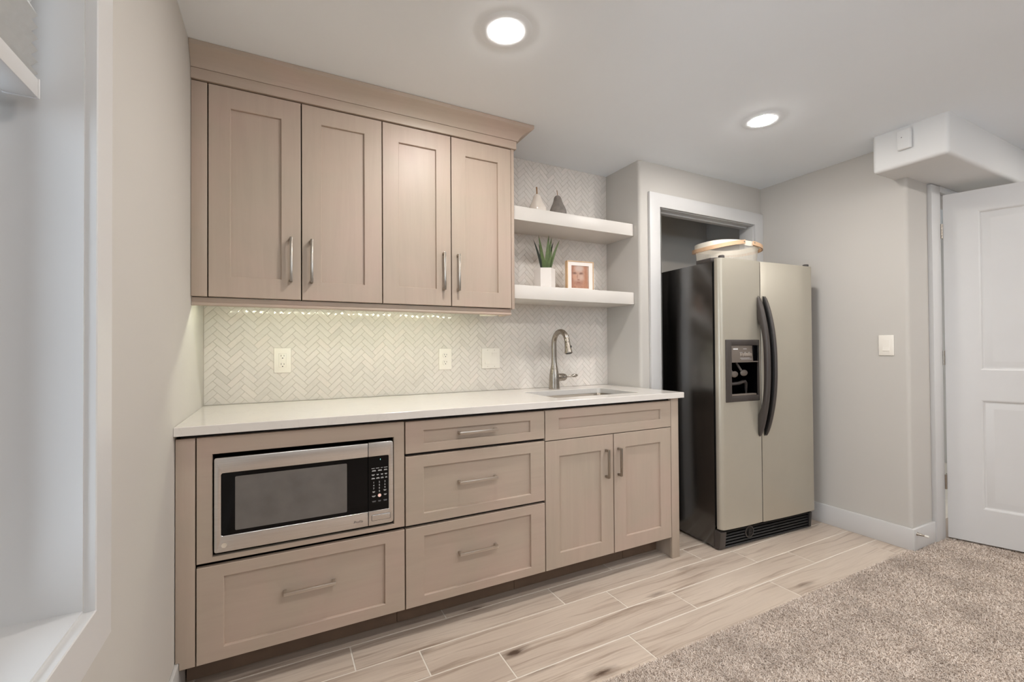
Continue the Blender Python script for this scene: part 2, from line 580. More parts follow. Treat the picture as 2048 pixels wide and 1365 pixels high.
# floor planks, laid as single tiles in running bond
def plank_floor():
    bm = B()
    W, L, g = 0.1505, 0.909, 0.0050
    rows = {0: 0.945, 1: 0.549, 2: 0.783, 3: 1.05, 4: 0.649}
    offs = [0.30, 0.62, 0.12, 0.80, 0.45]
    y_front = -1.1735
    for k in range(-1, 12):
        # row k = 0 lies between y -0.569 and -0.4185; going forward rows 1.. to the carpet
        pass
    def row(y0, y1, xs):
        x = xs
        while x > 0:
            x -= L
        while x < XR + 0.03:
            a, b = max(x + g / 2, 0.0), min(x + L - g / 2, XR + 0.03)
            if b - a > 0.01:
                box(bm, a, b, y0 + g / 2, y1 - g / 2, -0.012, 0.0, 0.0009, 1)
            x += L
    y = -0.5685
    for k, key in enumerate((1, 2, 3, 4)):
        row(y - (k + 1) * W - (0.03 if k == 3 else 0), y - k * W, rows[key])
    row(y, y + W, rows[0])
    for k in range(1, 8):
        row(y + k * W, y + (k + 1) * W, offs[k % 5])
    return bm
flr = struct('floor', plank_floor(), M['plank'], 'wood-look porcelain plank tile floor', 'floor')
bm = B(); box(bm, -0.18, XE + 0.1, YE - 0.1, 1.1, -0.06, -0.0013)
struct('floor_grout', bm, M['grout'], None, None, parent=flr)

# carpet: backing plus countless twisted tufts
CY = -1.18
def carpet_mesh():
    rng = np.random.default_rng(3)
    def field(x0, x1, y0, y1, dens):
        n = int((x1 - x0) * (y1 - y0) * dens)
        return np.column_stack((rng.uniform(x0, x1, n), rng.uniform(y0, y1, n)))
    P = np.vstack((field(0.9, 2.0, -1.65, CY, 105000), field(2.0, 3.3, -1.95, CY, 90000), field(3.3, 4.3, -2.0, -1.15, 66000),
                   field(0.2, 2.0, -2.3, -1.65, 12000), field(2.0, 4.3, -2.6, -1.95, 9000)))
    ok = ~((P[:, 0] < XR + 0.3) & (P[:, 1] > CY - 0.004))
    ok &= ~((P[:, 0] > XR - 0.02) & (P[:, 1] > -1.208))
    P = P[ok]
    n = len(P)
    ang = rng.uniform(0, 2 * np.pi, n)
    d = np.column_stack((np.cos(ang), np.sin(ang)))
    lean = rng.uniform(0.004, 0.013, n)[:, None]
    h = rng.uniform(0.004, 0.0095, n)
    w = rng.uniform(0.0009, 0.0014, n)[:, None]
    tw = ang + rng.uniform(0.4, 2.4, n)
    s = np.column_stack((np.cos(tw), np.sin(tw)))
    s2 = np.column_stack((np.cos(tw + 0.9), np.sin(tw + 0.9)))
    z0 = np.full(n, 0.001)
    rows = []
    for k, (f, hz, sv, ww) in enumerate(((0.0, 0.0, s, 1.0), (0.35, 0.65, s, 1.1), (1.0, 1.0, s2, 0.75))):
        c = P + d * lean * f
        for sg in (-1, 1):
            rows.append(np.column_stack((c + sg * sv * w * ww, z0 + h * hz)))
    V = np.stack(rows, axis=1).reshape(-1, 3)
    base = (np.arange(n) * 6)[:, None]
    Fq = np.concatenate((base + np.array([[0, 1, 3, 2]]), base + np.array([[2, 3, 5, 4]])), axis=1).reshape(-1, 4)
    me = bpy.data.meshes.new('carpet')
    me.vertices.add(len(V)); me.vertices.foreach_set('co', V.astype(np.float32).ravel())
    me.loops.add(Fq.size); me.loops.foreach_set('vertex_index', Fq.astype(np.int32).ravel())
    me.polygons.add(len(Fq)); me.polygons.foreach_set('loop_start', (np.arange(len(Fq)) * 4).astype(np.int32))
    me.polygons.foreach_set('use_smooth', np.ones(len(Fq), dtype=bool))
    me.update(calc_edges=True)
    me.materials.append(M['carpet'])
    return me
cp = bpy.data.objects.new('carpet', carpet_mesh())
COL.objects.link(cp)
cp['kind'] = 'stuff'; cp['label'] = 'beige flecked frieze carpet meeting the plank tile floor'; cp['category'] = 'carpet'
bm = B()
prism(bm, [(0.0, CY), (XR - 0.03, CY), (XR - 0.02, -1.207), (3.87, -1.207), (3.87, YD + 0.12), (4.66, YD + 0.12), (4.66, YD), (XE, YD), (XE, YE), (0.0, YE)], -0.0012, 0.003)
part(cp, 'carpet_backing', bm, M['carpetbase'])

# baseboards
bm = B()
box(bm, 0.0, 0.0112, YE, -0.505, 0, 0.1425, 0.002)
struct('baseboard_left', bm, M['white'], 'white baseboard along the left wall', 'baseboard')
bm = B()
prism(bm, [(XR, -0.334), (XR - 0.015, -0.334), (XR - 0.015, YD - 0.015), (3.752, YD - 0.015), (3.752, YD), (XR, YD)], 0, 0.124, bev=0.003)
struct('baseboard_right', bm, M['white'], 'tall white baseboard right of the fridge, turning the corner', 'baseboard')

# fridge niche casing
bm = B()
prism(bm, [(2.379, 0), (2.379, 2.148), (3.505, 2.148), (3.505, 0), (3.416, 0), (3.416, 2.06), (2.468, 2.06), (2.468, 0)], -0.332, -0.3145, axis='y', bev=0.002)
box(bm, 2.474, 2.492, -0.3145, -0.205, 0, 2.072, 0.0015)
box(bm, 2.474, 3.426, -0.3145, -0.205, 2.056, 2.072, 0.0015)
box(bm, 3.411, 3.426, -0.3145, -0.205, 0, 2.072, 0.0015)
box(bm, 2.492, 3.411, -0.27, -0.235, 2.046, 2.056, 0.0015)
struct('trim_1', bm, M['white'], 'white casing around the fridge niche', 'trim')

# door casing and jamb
bm = B()
box(bm, 3.752, 3.866, YD - 0.022, YD, 0, 2.125, 0.002)
box(bm, 3.866, 4.68, YD - 0.022, YD, 2.092, 2.131, 0.002)
box(bm, 4.67, 4.78, YD - 0.022, YD, 0, 2.125, 0.002)
box(bm, 3.868, 3.886, YD, YD + 0.12, 0, 2.10)
box(bm, 3.868, 4.67, YD, YD + 0.12, 2.085, 2.10)
struct('trim_2', bm, M['white'], 'white casing of the open door at the right edge', 'trim')

# ------------------------------------------------------------------ open two-panel door, swung towards the camera
def make_door():
    ang = math.atan2(-0.945, 0.326)
    d = bpy.data.objects.new('door_1', None)
    COL.objects.link(d)
    d.location = (3.873, YD - 0.026, 0); d.rotation_euler = (0, 0, ang)
    d['kind'] = 'structure'; d['label'] = 'white two-panel door standing open at the right edge'; d['category'] = 'door'
    # local x runs along the leaf; +y side ... the face seen from the camera looks to local -y
    W, T, z0, z1 = 0.76, 0.035, 0.016, 2.072
    bm = B()
    panels = [(0.150, W - 0.150, 1.02, 1.948), (0.150, W - 0.150, 0.214, 0.846)]
    xs = [0.004, 0.150, W - 0.150, W]
    zs = [z0, 0.214, 0.846, 1.02, 1.948, z1]
    yf, yb = 0.0, T
    for i in range(3):
        for j in range(5):
            if i == 1 and j in (1, 3):
                continue
            box(bm, xs[i], xs[i + 1], yf, yb, zs[j], zs[j + 1])
    bmesh.ops.remove_doubles(bm, verts=bm.verts, dist=1e-5)
    for (a, b, c, e) in panels:
        rings = []
        for ins, y in ((0.0, yf), (0.006, yf + 0.002), (0.012, yf + 0.009), (0.018, yf + 0.010), (0.048, yf + 0.0035), (0.052, yf + 0.0035)):
            rings.append([bm.verts.new((x, y, z)) for x, z in ((a + ins, c + ins), (b - ins, c + ins), (b - ins, e - ins), (a + ins, e - ins))])
        for p, q in zip(rings, rings[1:]):
            for k in range(4):
                m_ = (k + 1) % 4
                bm.faces.new((p[k], p[m_], q[m_], q[k]))
        bm.faces.new(rings[-1])
        v = [bm.verts.new((x, yb - 0.005, z)) for x, z in ((a, c), (b, c), (b, e), (a, e))]
        bm.faces.new(v)
    bmesh.ops.recalc_face_normals(bm, faces=bm.faces)
    # the leaf is turned so that local -y faces the room's left
    part(d, 'door_leaf', bm, M['white'], local=True, smooth=20)
    for zc in (1.855, 1.09, 0.345):
        hb = B()
        for k in range(5):
            lathe(hb, [(0.0, 0), (0.0065, 0), (0.0065, 0.0165), (0.0, 0.0165)], (-0.003, -0.004, zc - 0.044 + k * 0.0176), 12)
        box(hb, -0.002, 0.004, 0.002, 0.034, zc - 0.044, zc + 0.044)
        part(d, 'hinge', hb, M['nickel'], 'brushed nickel door hinge', local=True)
make_door()

# ------------------------------------------------------------------ window with raised pleated shade
def make_window():
    w = bpy.data.objects.new('window_1', None)
    COL.objects.link(w)
    w['kind'] = 'structure'; w['label'] = 'white cased window on the left wall, daylight coming in'; w['category'] = 'window'
    bm = B()
    y1 = WY1 + 0.003
    yi0 = WY0 - 0.003
    # picture-frame casing (mitred look: one ring)
    c = 0.080
    ia, ib, iz0, iz1 = yi0, y1, WZ0 - 0.004, WZ1 + 0.004
    oa, ob, oz0, oz1 = yi0 - c, y1 + c, WZ0 - 0.086, WZ1 + c
    e = 0.0018
    def rng_(a, b, z0, z1, x):
        return [bm.verts.new((x, a, z0)), bm.verts.new((x, b, z0)), bm.verts.new((x, b, z1)), bm.verts.new((x, a, z1))]
    rs = [rng_(oa, ob, oz0, oz1, 0.0), rng_(oa, ob, oz0, oz1, 0.018 - e), rng_(oa + e, ob - e, oz0 + e, oz1 - e, 0.018), rng_(ia - e, ib + e, iz0 - e, iz1 + e, 0.018), rng_(ia, ib, iz0, iz1, 0.018 - e), rng_(ia, ib, iz0, iz1, 0.0)]
    for p, q in zip(rs, rs[1:] + rs[:1]):
        for k in range(4):
            j = (k + 1) % 4
            bm.faces.new((p[k], p[j], q[j], q[k]))
    bmesh.ops.recalc_face_normals(bm, faces=bm.faces)
    part(w, 'window_casing', bm, M['white'], local=True)
    bm = B()
    box(bm, -0.178, 0.0008, WY1 - 0.001, WY1 + 0.010, WZ0, WZ1)
    box(bm, -0.178, -0.001, WY0 - 0.010, WY0 + 0.001, WZ0, WZ1)
    box(bm, -0.178, -0.001, WY0, WY1, WZ1 - 0.001, WZ1 + 0.01)
    part(w, 'window_jamb', bm, M['white'], local=True)
    bm = B(); box(bm, -0.178, 0.0008, WY0, WY1, WZ0 - 0.01, WZ0 + 0.001)
    part(w, 'window_sill', bm, M['white'], local=True)
    bm = B()
    f = 0.045
    ym = (WY0 + WY1) / 2
    box(bm, -0.172, -0.115, WY1 - f, WY1 - 0.001, WZ0 + 0.001, WZ1 - 0.001, 0.003)
    box(bm, -0.172, -0.115, WY0 + 0.001, WY0 + f, WZ0 + 0.001, WZ1 - 0.001, 0.003)
    box(bm, -0.172, -0.115, WY0 + f, WY1 - f, WZ0 + 0.001, WZ0 + f, 0.003)
    box(bm, -0.172, -0.115, WY0 + f, WY1 - f, WZ1 - f, WZ1 - 0.001, 0.003)
    box(bm, -0.170, -0.125, ym - 0.025, ym + 0.025, WZ0 + f, WZ1 - f, 0.003)
    part(w, 'window_sash', bm, M['white'], local=True)
    for a, b in ((WY0 + f, ym - 0.025), (ym + 0.025, WY1 - f)):
        bm = B(); box(bm, -0.148, -0.144, a - 0.004, b + 0.004, WZ0 + f - 0.004, WZ1 - f + 0.004)
        part(w, 'window_pane', bm, M['glass'], local=True)
make_window()

def rear_fill_window(n, x0, x1):  # unseen window added behind the camera for fill daylight
    w = bpy.data.objects.new('window_%d' % n, None)
    COL.objects.link(w)
    w['kind'] = 'structure'; w['label'] = 'added unseen fill-light window, wide and shallow, high in the wall behind the camera'; w['category'] = 'window'
    bm = B()
    c = 0.08
    box(bm, x0 - c, x0, YE, YE + 0.018, RZ0 - c, RZ1 + c); box(bm, x1, x1 + c, YE, YE + 0.018, RZ0 - c, RZ1 + c)
    box(bm, x0, x1, YE, YE + 0.018, RZ0 - c, RZ0); box(bm, x0, x1, YE, YE + 0.018, RZ1, RZ1 + c)
    f = 0.05
    xm = (x0 + x1) / 2
    for a, b, z0, z1 in ((x0, x0 + f, RZ0, RZ1), (x1 - f, x1, RZ0, RZ1), (x0 + f, x1 - f, RZ0, RZ0 + f), (x0 + f, x1 - f, RZ1 - f, RZ1), (xm - 0.03, xm + 0.03, RZ0 + f, RZ1 - f)):
        box(bm, a, b, YE - 0.12, YE - 0.06, z0, z1)
    part(w, 'window_frame', bm, M['white'], local=True)
    for a, b in ((x0 + f, xm - 0.03), (xm + 0.03, x1 - f)):
        bm = B(); box(bm, a - 0.003, b + 0.003, YE - 0.092, YE - 0.088, RZ0 + f - 0.003, RZ1 - f + 0.003)
        part(w, 'window_pane', bm, M['glass'], local=True)
rear_fill_window(2, *REAR[0])

def make_shade():
    t = thing('pleated_shade', 'grey pleated window shade with white bottom rail, raised halfway', 'window shade', (-0.06, -1.97, 1.575))
    ya, yb = WY0 + 0.02, -1.430
    bm = B()
    zig = []
    z, k = 1.604, 0
    front, back = [], []
    while z < 2.055:
        front.append((-0.046 if k % 2 else -0.056, z)); back.append((-0.090 if k % 2 else -0.080, z))
        z += 0.0095 if z < 1.70 else 0.019
        k += 1
    pts = front + back[::-1]
    f0 = [bm.verts.new((x, ya, zz)) for x, zz in pts]
    f1 = [bm.verts.new((x, yb - 0.006, zz)) for x, zz in pts]
    n = len(pts)
    for i in range(n):
        j = (i + 1) % n
        bm.faces.new((f0[i], f0[j], f1[j], f1[i]))
    m_ = len(front)
    for fr in (f0, f1):
        for i in range(m_ - 1):
            bm.faces.new((fr[i], fr[i + 1], fr[n - 2 - i], fr[n - 1 - i]))
    bmesh.ops.recalc_face_normals(bm, faces=bm.faces)
    part(t, 'pleated_fabric', bm, M['shade'], smooth=0)
    bm = B(); box(bm, -0.088, -0.046, ya, yb - 0.004, 1.575, 1.606, 0.002)
    part(t, 'bottom_rail', bm, M['white'], 'white bottom rail')
    for q in (yb, ya):
        bm = B(); box(bm, -0.089, -0.045, q - 0.004, q, 1.574, 1.607, 0.001)
        part(t, 'end_cap', bm, M['white'])
    bm = B(); box(bm, -0.092, -0.044, ya, yb, 2.055, 2.098, 0.002)
    part(t, 'head_rail', bm, M['white'])
make_shade()

# ------------------------------------------------------------------ herringbone backsplash
def clip_poly(poly, x0, x1, z0, z1):
    for ax, lim, sgn in ((0, x0, 1), (0, x1, -1), (1, z0, 1), (1, z1, -1)):
        out = []
        for i in range(len(poly)):
            p, q = poly[i], poly[(i + 1) % len(poly)]
            ip, iq = sgn * (p[ax] - lim) >= 0, sgn * (q[ax] - lim) >= 0
            if ip:
                out.append(p)
            if ip != iq:
                t = (lim - p[ax]) / (q[ax] - p[ax])
                out.append((p[0] + t * (q[0] - p[0]), p[1] + t * (q[1] - p[1])))
        poly = out
        if len(poly) < 3:
            return []
    return poly

def inset_poly(poly, d):
    n = len(poly); out = []
    area = sum(poly[i][0] * poly[(i + 1) % n][1] - poly[(i + 1) % n][0] * poly[i][1] for i in range(n))
    s = 1 if area > 0 else -1
    for i in range(n):
        p0, p1, p2 = (Vector(poly[i - 1]), Vector(poly[i]), Vector(poly[(i + 1) % n]))
        e1, e2 = (p1 - p0), (p2 - p1)
        if e1.length < 1e-7 or e2.length < 1e-7:
            return None
        n1 = Vector((-e1.y, e1.x)).normalized() * s; n2 = Vector((-e2.y, e2.x)).normalized() * s
        bis = n1 + n2
        k = 1 + n1.dot(n2)
        if k < 0.2:
            return None
        out.append(tuple(p1 + bis * (d / k)))
    return out

def herringbone(x0, x1, z0, z1):
    rng = random.Random(5)
    bm = B()
    w = 0.0255; L = 3 * w; g = 0.0007; s2 = math.sqrt(0.5)
    ox, oz = 0.053 - L * s2, 0.915
    xf = lambda u, v: (ox + (u - v) * s2, oz + (u + v) * s2)
    for m in range(-3, int((x1 - x0) / (L * 2 * s2)) + 4):
        for k in range(-6, int((z1 - z0) / (w * 2 * s2)) + 6):
            bu, bv = k * w + m * L, k * w - m * L
            for (a, b, c, d) in ((0, L, 0, w), (0, w, w, w + L)):
                q = [xf(bu + a + g, bv + c + g), xf(bu + b - g, bv + c + g), xf(bu + b - g, bv + d - g), xf(bu + a + g, bv + d - g)]
                q = clip_poly(q, x0, x1, z0, z1)
                if len(q) < 3:
                    continue
                ar = abs(sum(q[i][0] * q[(i + 1) % len(q)][1] - q[(i + 1) % len(q)][0] * q[i][1] for i in range(len(q)))) / 2
                if ar < 2e-6:
                    continue
                cx = sum(p[0] for p in q) / len(q); cz = sum(p[1] for p in q) / len(q)
                tx, tz = rng.gauss(0, 0.0035), rng.gauss(0, 0.0035)
                yy = lambda p: -0.0002 + tx * (p[0] - cx) + tz * (p[1] - cz)
                ins = inset_poly(q, 0.0005) if ar > 1.2e-4 else None
                if ins is None:
                    ins = [(cx + (p[0] - cx) * 0.97, cz + (p[1] - cz) * 0.97) for p in q]
                bk = [bm.verts.new((p[0], 0.0040, p[1])) for p in q]
                md = [bm.verts.new((p[0], yy(p) + 0.0006, p[1])) for p in q]
                tp = [bm.verts.new((p[0], yy(p), p[1])) for p in ins]
                n = len(q)
                for A_, B_ in ((bk, md), (md, tp)):
                    for i in range(n):
                        j = (i + 1) % n
                        bm.faces.new((A_[i], A_[j], B_[j], B_[i]))
                bm.faces.new(tp)
    bmesh.ops.recalc_face_normals(bm, faces=bm.faces)
    return bm
bsp = struct('wall_back_tile', herringbone(0.002, 2.305, 0.915, H - 0.001), M['tile'], 'white marble herringbone tile backsplash above the worktop', 'backsplash', smooth=0)
bm = B(); box(bm, 0.0, 2.307, 0.0012, 0.004, 0.914, H)
struct('tile_grout', bm, M['tgrout'], None, None, parent=bsp)

# ------------------------------------------------------------------ cabinets
YF, YU = -0.628, -0.334
DT = 0.020

def shaker(x0, x1, z0, z1, yf, st, rt_, rb, rec=0.010):
    """one frame-and-panel front as one mesh"""
    bm = B()
    ix0, ix1, iz0, iz1 = x0 + st, x1 - st, z0 + rb, z1 - rt_
    yb = yf + DT
    e = 0.0016
    def ring(a, b, c, d, y):
        return [bm.verts.new((a, y, c)), bm.verts.new((b, y, c)), bm.verts.new((b, y, d)), bm.verts.new((a, y, d))]
    rs = [ring(x0, x1, z0, z1, yb), ring(x0, x1, z0, z1, yf + e), ring(x0 + e * 0.3, x1 - e * 0.3, z0 + e * 0.3, z1 - e * 0.3, yf + e * 0.3), ring(x0 + e, x1 - e, z0 + e, z1 - e, yf),
          ring(ix0 - e, ix1 + e, iz0 - e, iz1 + e, yf), ring(ix0, ix1, iz0, iz1, yf + e), ring(ix0 + 0.001, ix1 - 0.001, iz0 + 0.001, iz1 - 0.001, yf + rec)]
    for a, b in zip(rs, rs[1:]):
        for k in range(4):
            j = (k + 1) % 4
            bm.faces.new((a[k], a[j], b[j], b[k]))
    bm.faces.new(rs[-1]); bm.faces.new(rs[0][::-1])
    bmesh.ops.recalc_face_normals(bm, faces=bm.faces)
    return bm

def bar_pull(cx, cz, yf, ln, vertical):
    """square bar pull on two posts"""
    bm = B()
    s, out = 0.0055, 0.030
    h = ln / 2
    if vertical:
        box(bm, cx - s, cx + s, yf - out, yf - out + 0.009, cz - h, cz + h, 0.0012)
        for sg in (-1, 1):
            c = cz + sg * (h - 0.0055)
            box(bm, cx - s, cx + s, yf - out + 0.007, yf + 0.0005, c - 0.0055, c + 0.0055, 0.0008)
    else:
        box(bm, cx - h, cx + h, yf - out, yf - out + 0.009, cz - s, cz + s, 0.0012)
        for sg in (-1, 1):
            c = cx + sg * (h - 0.0055)
            box(bm, c - 0.0055, c + 0.0055, yf - out + 0.007, yf + 0.0005, cz - s, cz + s, 0.0008)
    return bm

def front(parent, name, x0, x1, z0, z1, yf, st, rt_, rb, grain, pull=None, panel_y=0.010):
    o = part(parent, name, shaker(x0, x1, z0, z1, yf, st, rt_, rb, panel_y), M['wood_' + grain], smooth=0)
    if pull:
        cx, cz, ln, vert = pull
        yy = yf if vert else yf + panel_y
        bm = bar_pull(cx, cz, yy, ln, vert)
        bm.transform(world_of(o).inverted())
        h_ = bpy.data.objects.new('handle', mesh_of('handle', bm, M['nickel' if vert else 'nickel_h']))
        COL.objects.link(h_); h_.parent = o; h_['label'] = 'brushed nickel bar handle'
    return o

def hollow(bm, x0, x1, y0, y1, z0, z1, t=0.016, shelf=None, top=True):
    box(bm, x0, x0 + t, y0, y1, z0, z1); box(bm, x1 - t, x1, y0, y1, z0, z1)
    box(bm, x0 + t, x1 - t, y1 - t, y1, z0, z1)
    box(bm, x0 + t, x1 - t, y0, y1 - t, z0, z0 + t)
    if top:
        box(bm, x0 + t, x1 - t, y0, y1 - t, z1 - t, z1)
    else:
        box(bm, x0 + t, x1 - t, y0, y0 + t, z1 - 0.09, z1)
    if shelf:
        box(bm, x0 + t, x1 - t, y0, y1 - t, shelf - t / 2, shelf + t / 2)

# --- upper cabinets, two units of two doors
UZ0, UZ1 = 1.372, 2.258
u1 = thing('upper_cabinet', 'left two-door taupe wall cabinet with filler strip against the left wall', 'cabinet', (0.36, -0.17, UZ0), group='taupe wall cabinets')
bm = B(); box(bm, 0.002, 0.7265, YU + DT + 0.002, -0.0055, UZ0 + 0.001, 2.2165)
part(u1, 'cabinet_body', bm, M['carcass'])
bm = B(); box(bm, 0.001, 0.0535, YU, YU + DT, UZ0 + 0.002, 2.2135, 0.0012)
part(u1, 'filler_strip', bm, M['wood_v'])
front(u1, 'door', 0.0575, 0.3865, 1.3745, 2.2135, YU, 0.0745, 0.083, 0.082, 'v', (0.3485, 1.5405, 0.185, True))
front(u1, 'door', 0.3910, 0.7248, 1.3745, 2.2135, YU, 0.0775, 0.074, 0.080, 'v', (0.4275, 1.5400, 0.185, True))
u2 = thing('upper_cabinet', 'right two-door taupe wall cabinet beside the open white shelves', 'cabinet', (1.07, -0.17, UZ0), group='taupe wall cabinets')
bm = B(); box(bm, 0.7267, 1.3955, YU + DT + 0.002, -0.0055, UZ0 + 0.001, 2.2165)
part(u2, 'cabinet_body', bm, M['carcass'])
front(u2, 'door', 0.7292, 1.0585, 1.3745, 2.2135, YU, 0.0745, 0.081, 0.081, 'v', (1.0190, 1.5410, 0.183, True))
front(u2, 'door', 1.0630, 1.3930, 1.3745, 2.2135, YU, 0.0755, 0.083, 0.078, 'v', (1.0935, 1.5395, 0.181, True))
bm = B(); box(bm, 1.3958, 1.4125, YU, -0.0055, UZ0, 2.2168, 0.0012)
part(u2, 'end_panel', bm, M['wood_v'])

# frieze with cove crown on top
def crown():
    t = thing('crown_molding', 'taupe cove crown molding between wall cabinets and ceiling', 'molding', (0.7, -0.36, 2.259))
    bm = B()
    prism(bm, [(0.001, YU - 0.009), (1.4235, YU - 0.009), (1.4235, -0.006), (1.405, -0.006), (1.405, YU + 0.020), (0.001, YU + 0.020)], 2.2175, 2.2595, bev=0.0010)
    part(t, 'frieze_board', bm, M['wood_h'])
    # crown profile: (projection, z); front run mitred with the return to the wall
    prof = [(0.004, 2.2598), (0.013, 2.2598), (0.015, 2.263)]
    for i in range(9):
        a = R(90 * i / 8)
        prof.append((0.015 + 0.052 * (1 - math.cos(a)) * 0.9 + 0.0, 2.263 + 0.058 * math.sin(a) ** 0.85))
    prof = [(0.004, 2.2598), (0.012, 2.2598), (0.0135, 2.2635), (0.018, 2.275), (0.026, 2.289), (0.036, 2.301), (0.047, 2.311), (0.058, 2.3185), (0.0605, 2.3215), (0.0605, H - 0.0008), (0.004, H - 0.0008)]
    bm = B()
    yb, xb = YU - 0.0, 1.4125
    kx = 1.50
    L0 = [bm.verts.new((0.001, yb - p, z)) for p, z in prof]
    L1 = [bm.verts.new((xb + p * kx, yb - p, z)) for p, z in prof]
    L2 = [bm.verts.new((xb + p * kx, -0.006, z)) for p, z in prof]
    n = len(prof)
    for A_, B_ in ((L0, L1), (L1, L2)):
        for i in range(n):
            j = (i + 1) % n
            bm.faces.new((A_[i], A_[j], B_[j], B_[i]))
    bm.faces.new(L0); bm.faces.new(L2[::-1])
    bmesh.ops.recalc_face_normals(bm, faces=bm.faces)
    part(t, 'cove_crown', bm, M['wood_h'], smooth=25)
crown()

def light_rail():
    bm = B()
    y0, y1 = YU + 0.012, YU + 0.034
    prism(bm, [(y0 + 0.006, 1.3712), (y0 + 0.006, 1.3535), (y0 + 0.001, 1.3495), (y0, 1.346), (y0 + 0.001, 1.341), (y0 + 0.005, 1.339), (y1 - 0.001, 1.339), (y1, 1.3712)], 0.001, 1.3985, axis='x')
    box(bm, 1.380, 1.3985, y1, -0.20, 1.339, 1.3712, 0.001)
    single('light_rail', bm, M['wood_h'], 'narrow taupe light rail under the wall cabinets', 'molding', origin=(0.7, y0, 1.339))
light_rail()

def led_light():
    t = thing('under_cabinet_light', 'lit LED strip under the wall cabinets above the backsplash', 'light', (0.66, -0.265, 1.366))
    bm = B(); box(bm, 0.06, 1.27, -0.278, -0.256, 1.3655, 1.3715, 0.001)
    part(t, 'channel', bm, M['wirerim'])
    for i in range(36):
        x = 0.085 + i * 0.0335
        bm = B(); box(bm, x - 0.004, x + 0.004, -0.2700, -0.2640, 1.3625, 1.3656)
        part(t, 'diode', bm, M['diode'], smooth=0)
    bm = B(); box(bm, 1.30, 1.378, -0.20, -0.12, 1.345, 1.3715, 0.002)
    part(t, 'driver_box', bm, M['wirerim'])
led_light()

# --- base cabinets
b1 = thing('base_cabinet', 'taupe base cabinet with built-in microwave panel and wide drawer', 'cabinet', (0.38, -0.31, 0.118), group='taupe base cabinets')
bm = B(); hollow(bm, 0.013, 0.7525, YF + DT + 0.002, -0.006, 0.1185, 0.8835, shelf=0.452)
part(b1, 'cabinet_body', bm, M['carcass'])
bm = B()
prism(bm, [(0.0022, 0.1435), (0.0125, 0.1435), (0.0125, 0.119), (0.0555, 0.119), (0.0555, 0.8705), (0.0022, 0.8705)], YF, YF + DT, axis='y', bev=0.001)
part(b1, 'filler_strip', bm, M['wood_v'])
def micro_panel():
    bm = B()
    o = (0.0592, 0.7505, 0.4515, 0.8705); i_ = (0.1035, 0.7085, 0.4685, 0.8125)
    def ring(a, b, c, d, y):
        return [bm.verts.new((a, y, c)), bm.verts.new((b, y, c)), bm.verts.new((b, y, d)), bm.verts.new((a, y, d))]
    e = 0.0015
    rs = [ring(*o, YF + DT), ring(*o, YF + e), ring(o[0] + e, o[1] - e, o[2] + e, o[3] - e, YF), ring(i_[0] - e, i_[1] + e, i_[2] - e, i_[3] + e, YF), ring(*i_, YF + e), ring(*i_, YF + DT)]
    for a, b in zip(rs, rs[1:] + rs[:1]):
        for k in range(4):
            j = (k + 1) % 4
            bm.faces.new((a[k], a[j], b[j], b[k]))
    bmesh.ops.recalc_face_normals(bm, faces=bm.faces)
    return bm
part(b1, 'microwave_surround', micro_panel(), M['wood_h'], smooth=0)
front(b1, 'drawer', 0.0592, 0.7505, 0.1185, 0.4380, YF, 0.0775, 0.041, 0.044, 'h', (0.4035, 0.2960, 0.1745, False))

b2 = thing('base_cabinet', 'taupe base cabinet with a stack of three drawers', 'cabinet', (1.08, -0.31, 0.118), group='taupe base cabinets')
bm = B(); box(bm, 0.7535, 1.411, YF + DT + 0.002, -0.006, 0.1185, 0.8835)
part(b2, 'cabinet_body', bm, M['carcass'])
for (z0, z1, rt_, rb, pz) in ((0.7395, 0.8685, 0.040, 0.037, 0.8055), (0.4500, 0.7275, 0.049, 0.041, 0.5960), (0.1185, 0.4380, 0.041, 0.038, 0.2940)):
    front(b2, 'drawer', 0.7555, 1.4095, z0, z1, YF, 0.0755, rt_, rb, 'h', (1.0710, pz, 0.179, False))

b3 = thing('base_cabinet', 'taupe sink base cabinet with two doors and a false drawer front', 'cabinet', (1.85, -0.31, 0.118), group='taupe base cabinets')
bm = B(); hollow(bm, 1.412, 2.228, YF + DT + 0.002, -0.006, 0.1185, 0.8835, top=False)
part(b3, 'cabinet_body', bm, M['carcass'])
front(b3, 'false_drawer_front', 1.4145, 2.2235, 0.7265, 0.8690, YF, 0.0765, 0.042, 0.047, 'h')
front(b3, 'door', 1.4145, 1.8185, 0.1185, 0.7225, YF, 0.078, 0.076, 0.072, 'v', (1.7710, 0.5800, 0.142, True))
front(b3, 'door', 1.8245, 2.2225, 0.1185, 0.7225, YF, 0.078, 0.074, 0.072, 'v', (1.8510, 0.5800, 0.142, True))
bm = B()
box(bm, 2.2265, 2.2825, YF, YF + DT, 0.0005, 0.8835, 0.0012)
box(bm, 2.236, 2.2815, YF + DT, -0.32, 0.0005, 0.8835)
part(b3, 'end_panel', bm, M['wood_v'])

def toe_kick():
    bm = B()
    xs = [0.0125, 0.748, 1.31, 1.985, 2.235]
    for a, b in zip(xs, xs[1:]):
        box(bm, a + 0.001, b - 0.001, -0.5005, -0.490, 0.0005, 0.1175, 0.0006, 1)
    t = thing('toe_kick', 'recessed plank toe kick, darkened for the shade under the base cabinets', 'toe kick', (1.1, -0.495, 0))
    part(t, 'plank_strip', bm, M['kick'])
    bm = B(); box(bm, 0.0125, 2.235, -0.491, -0.480, 0.0005, 0.1175)
    part(t, 'backing', bm, M['grout'])
toe_kick()

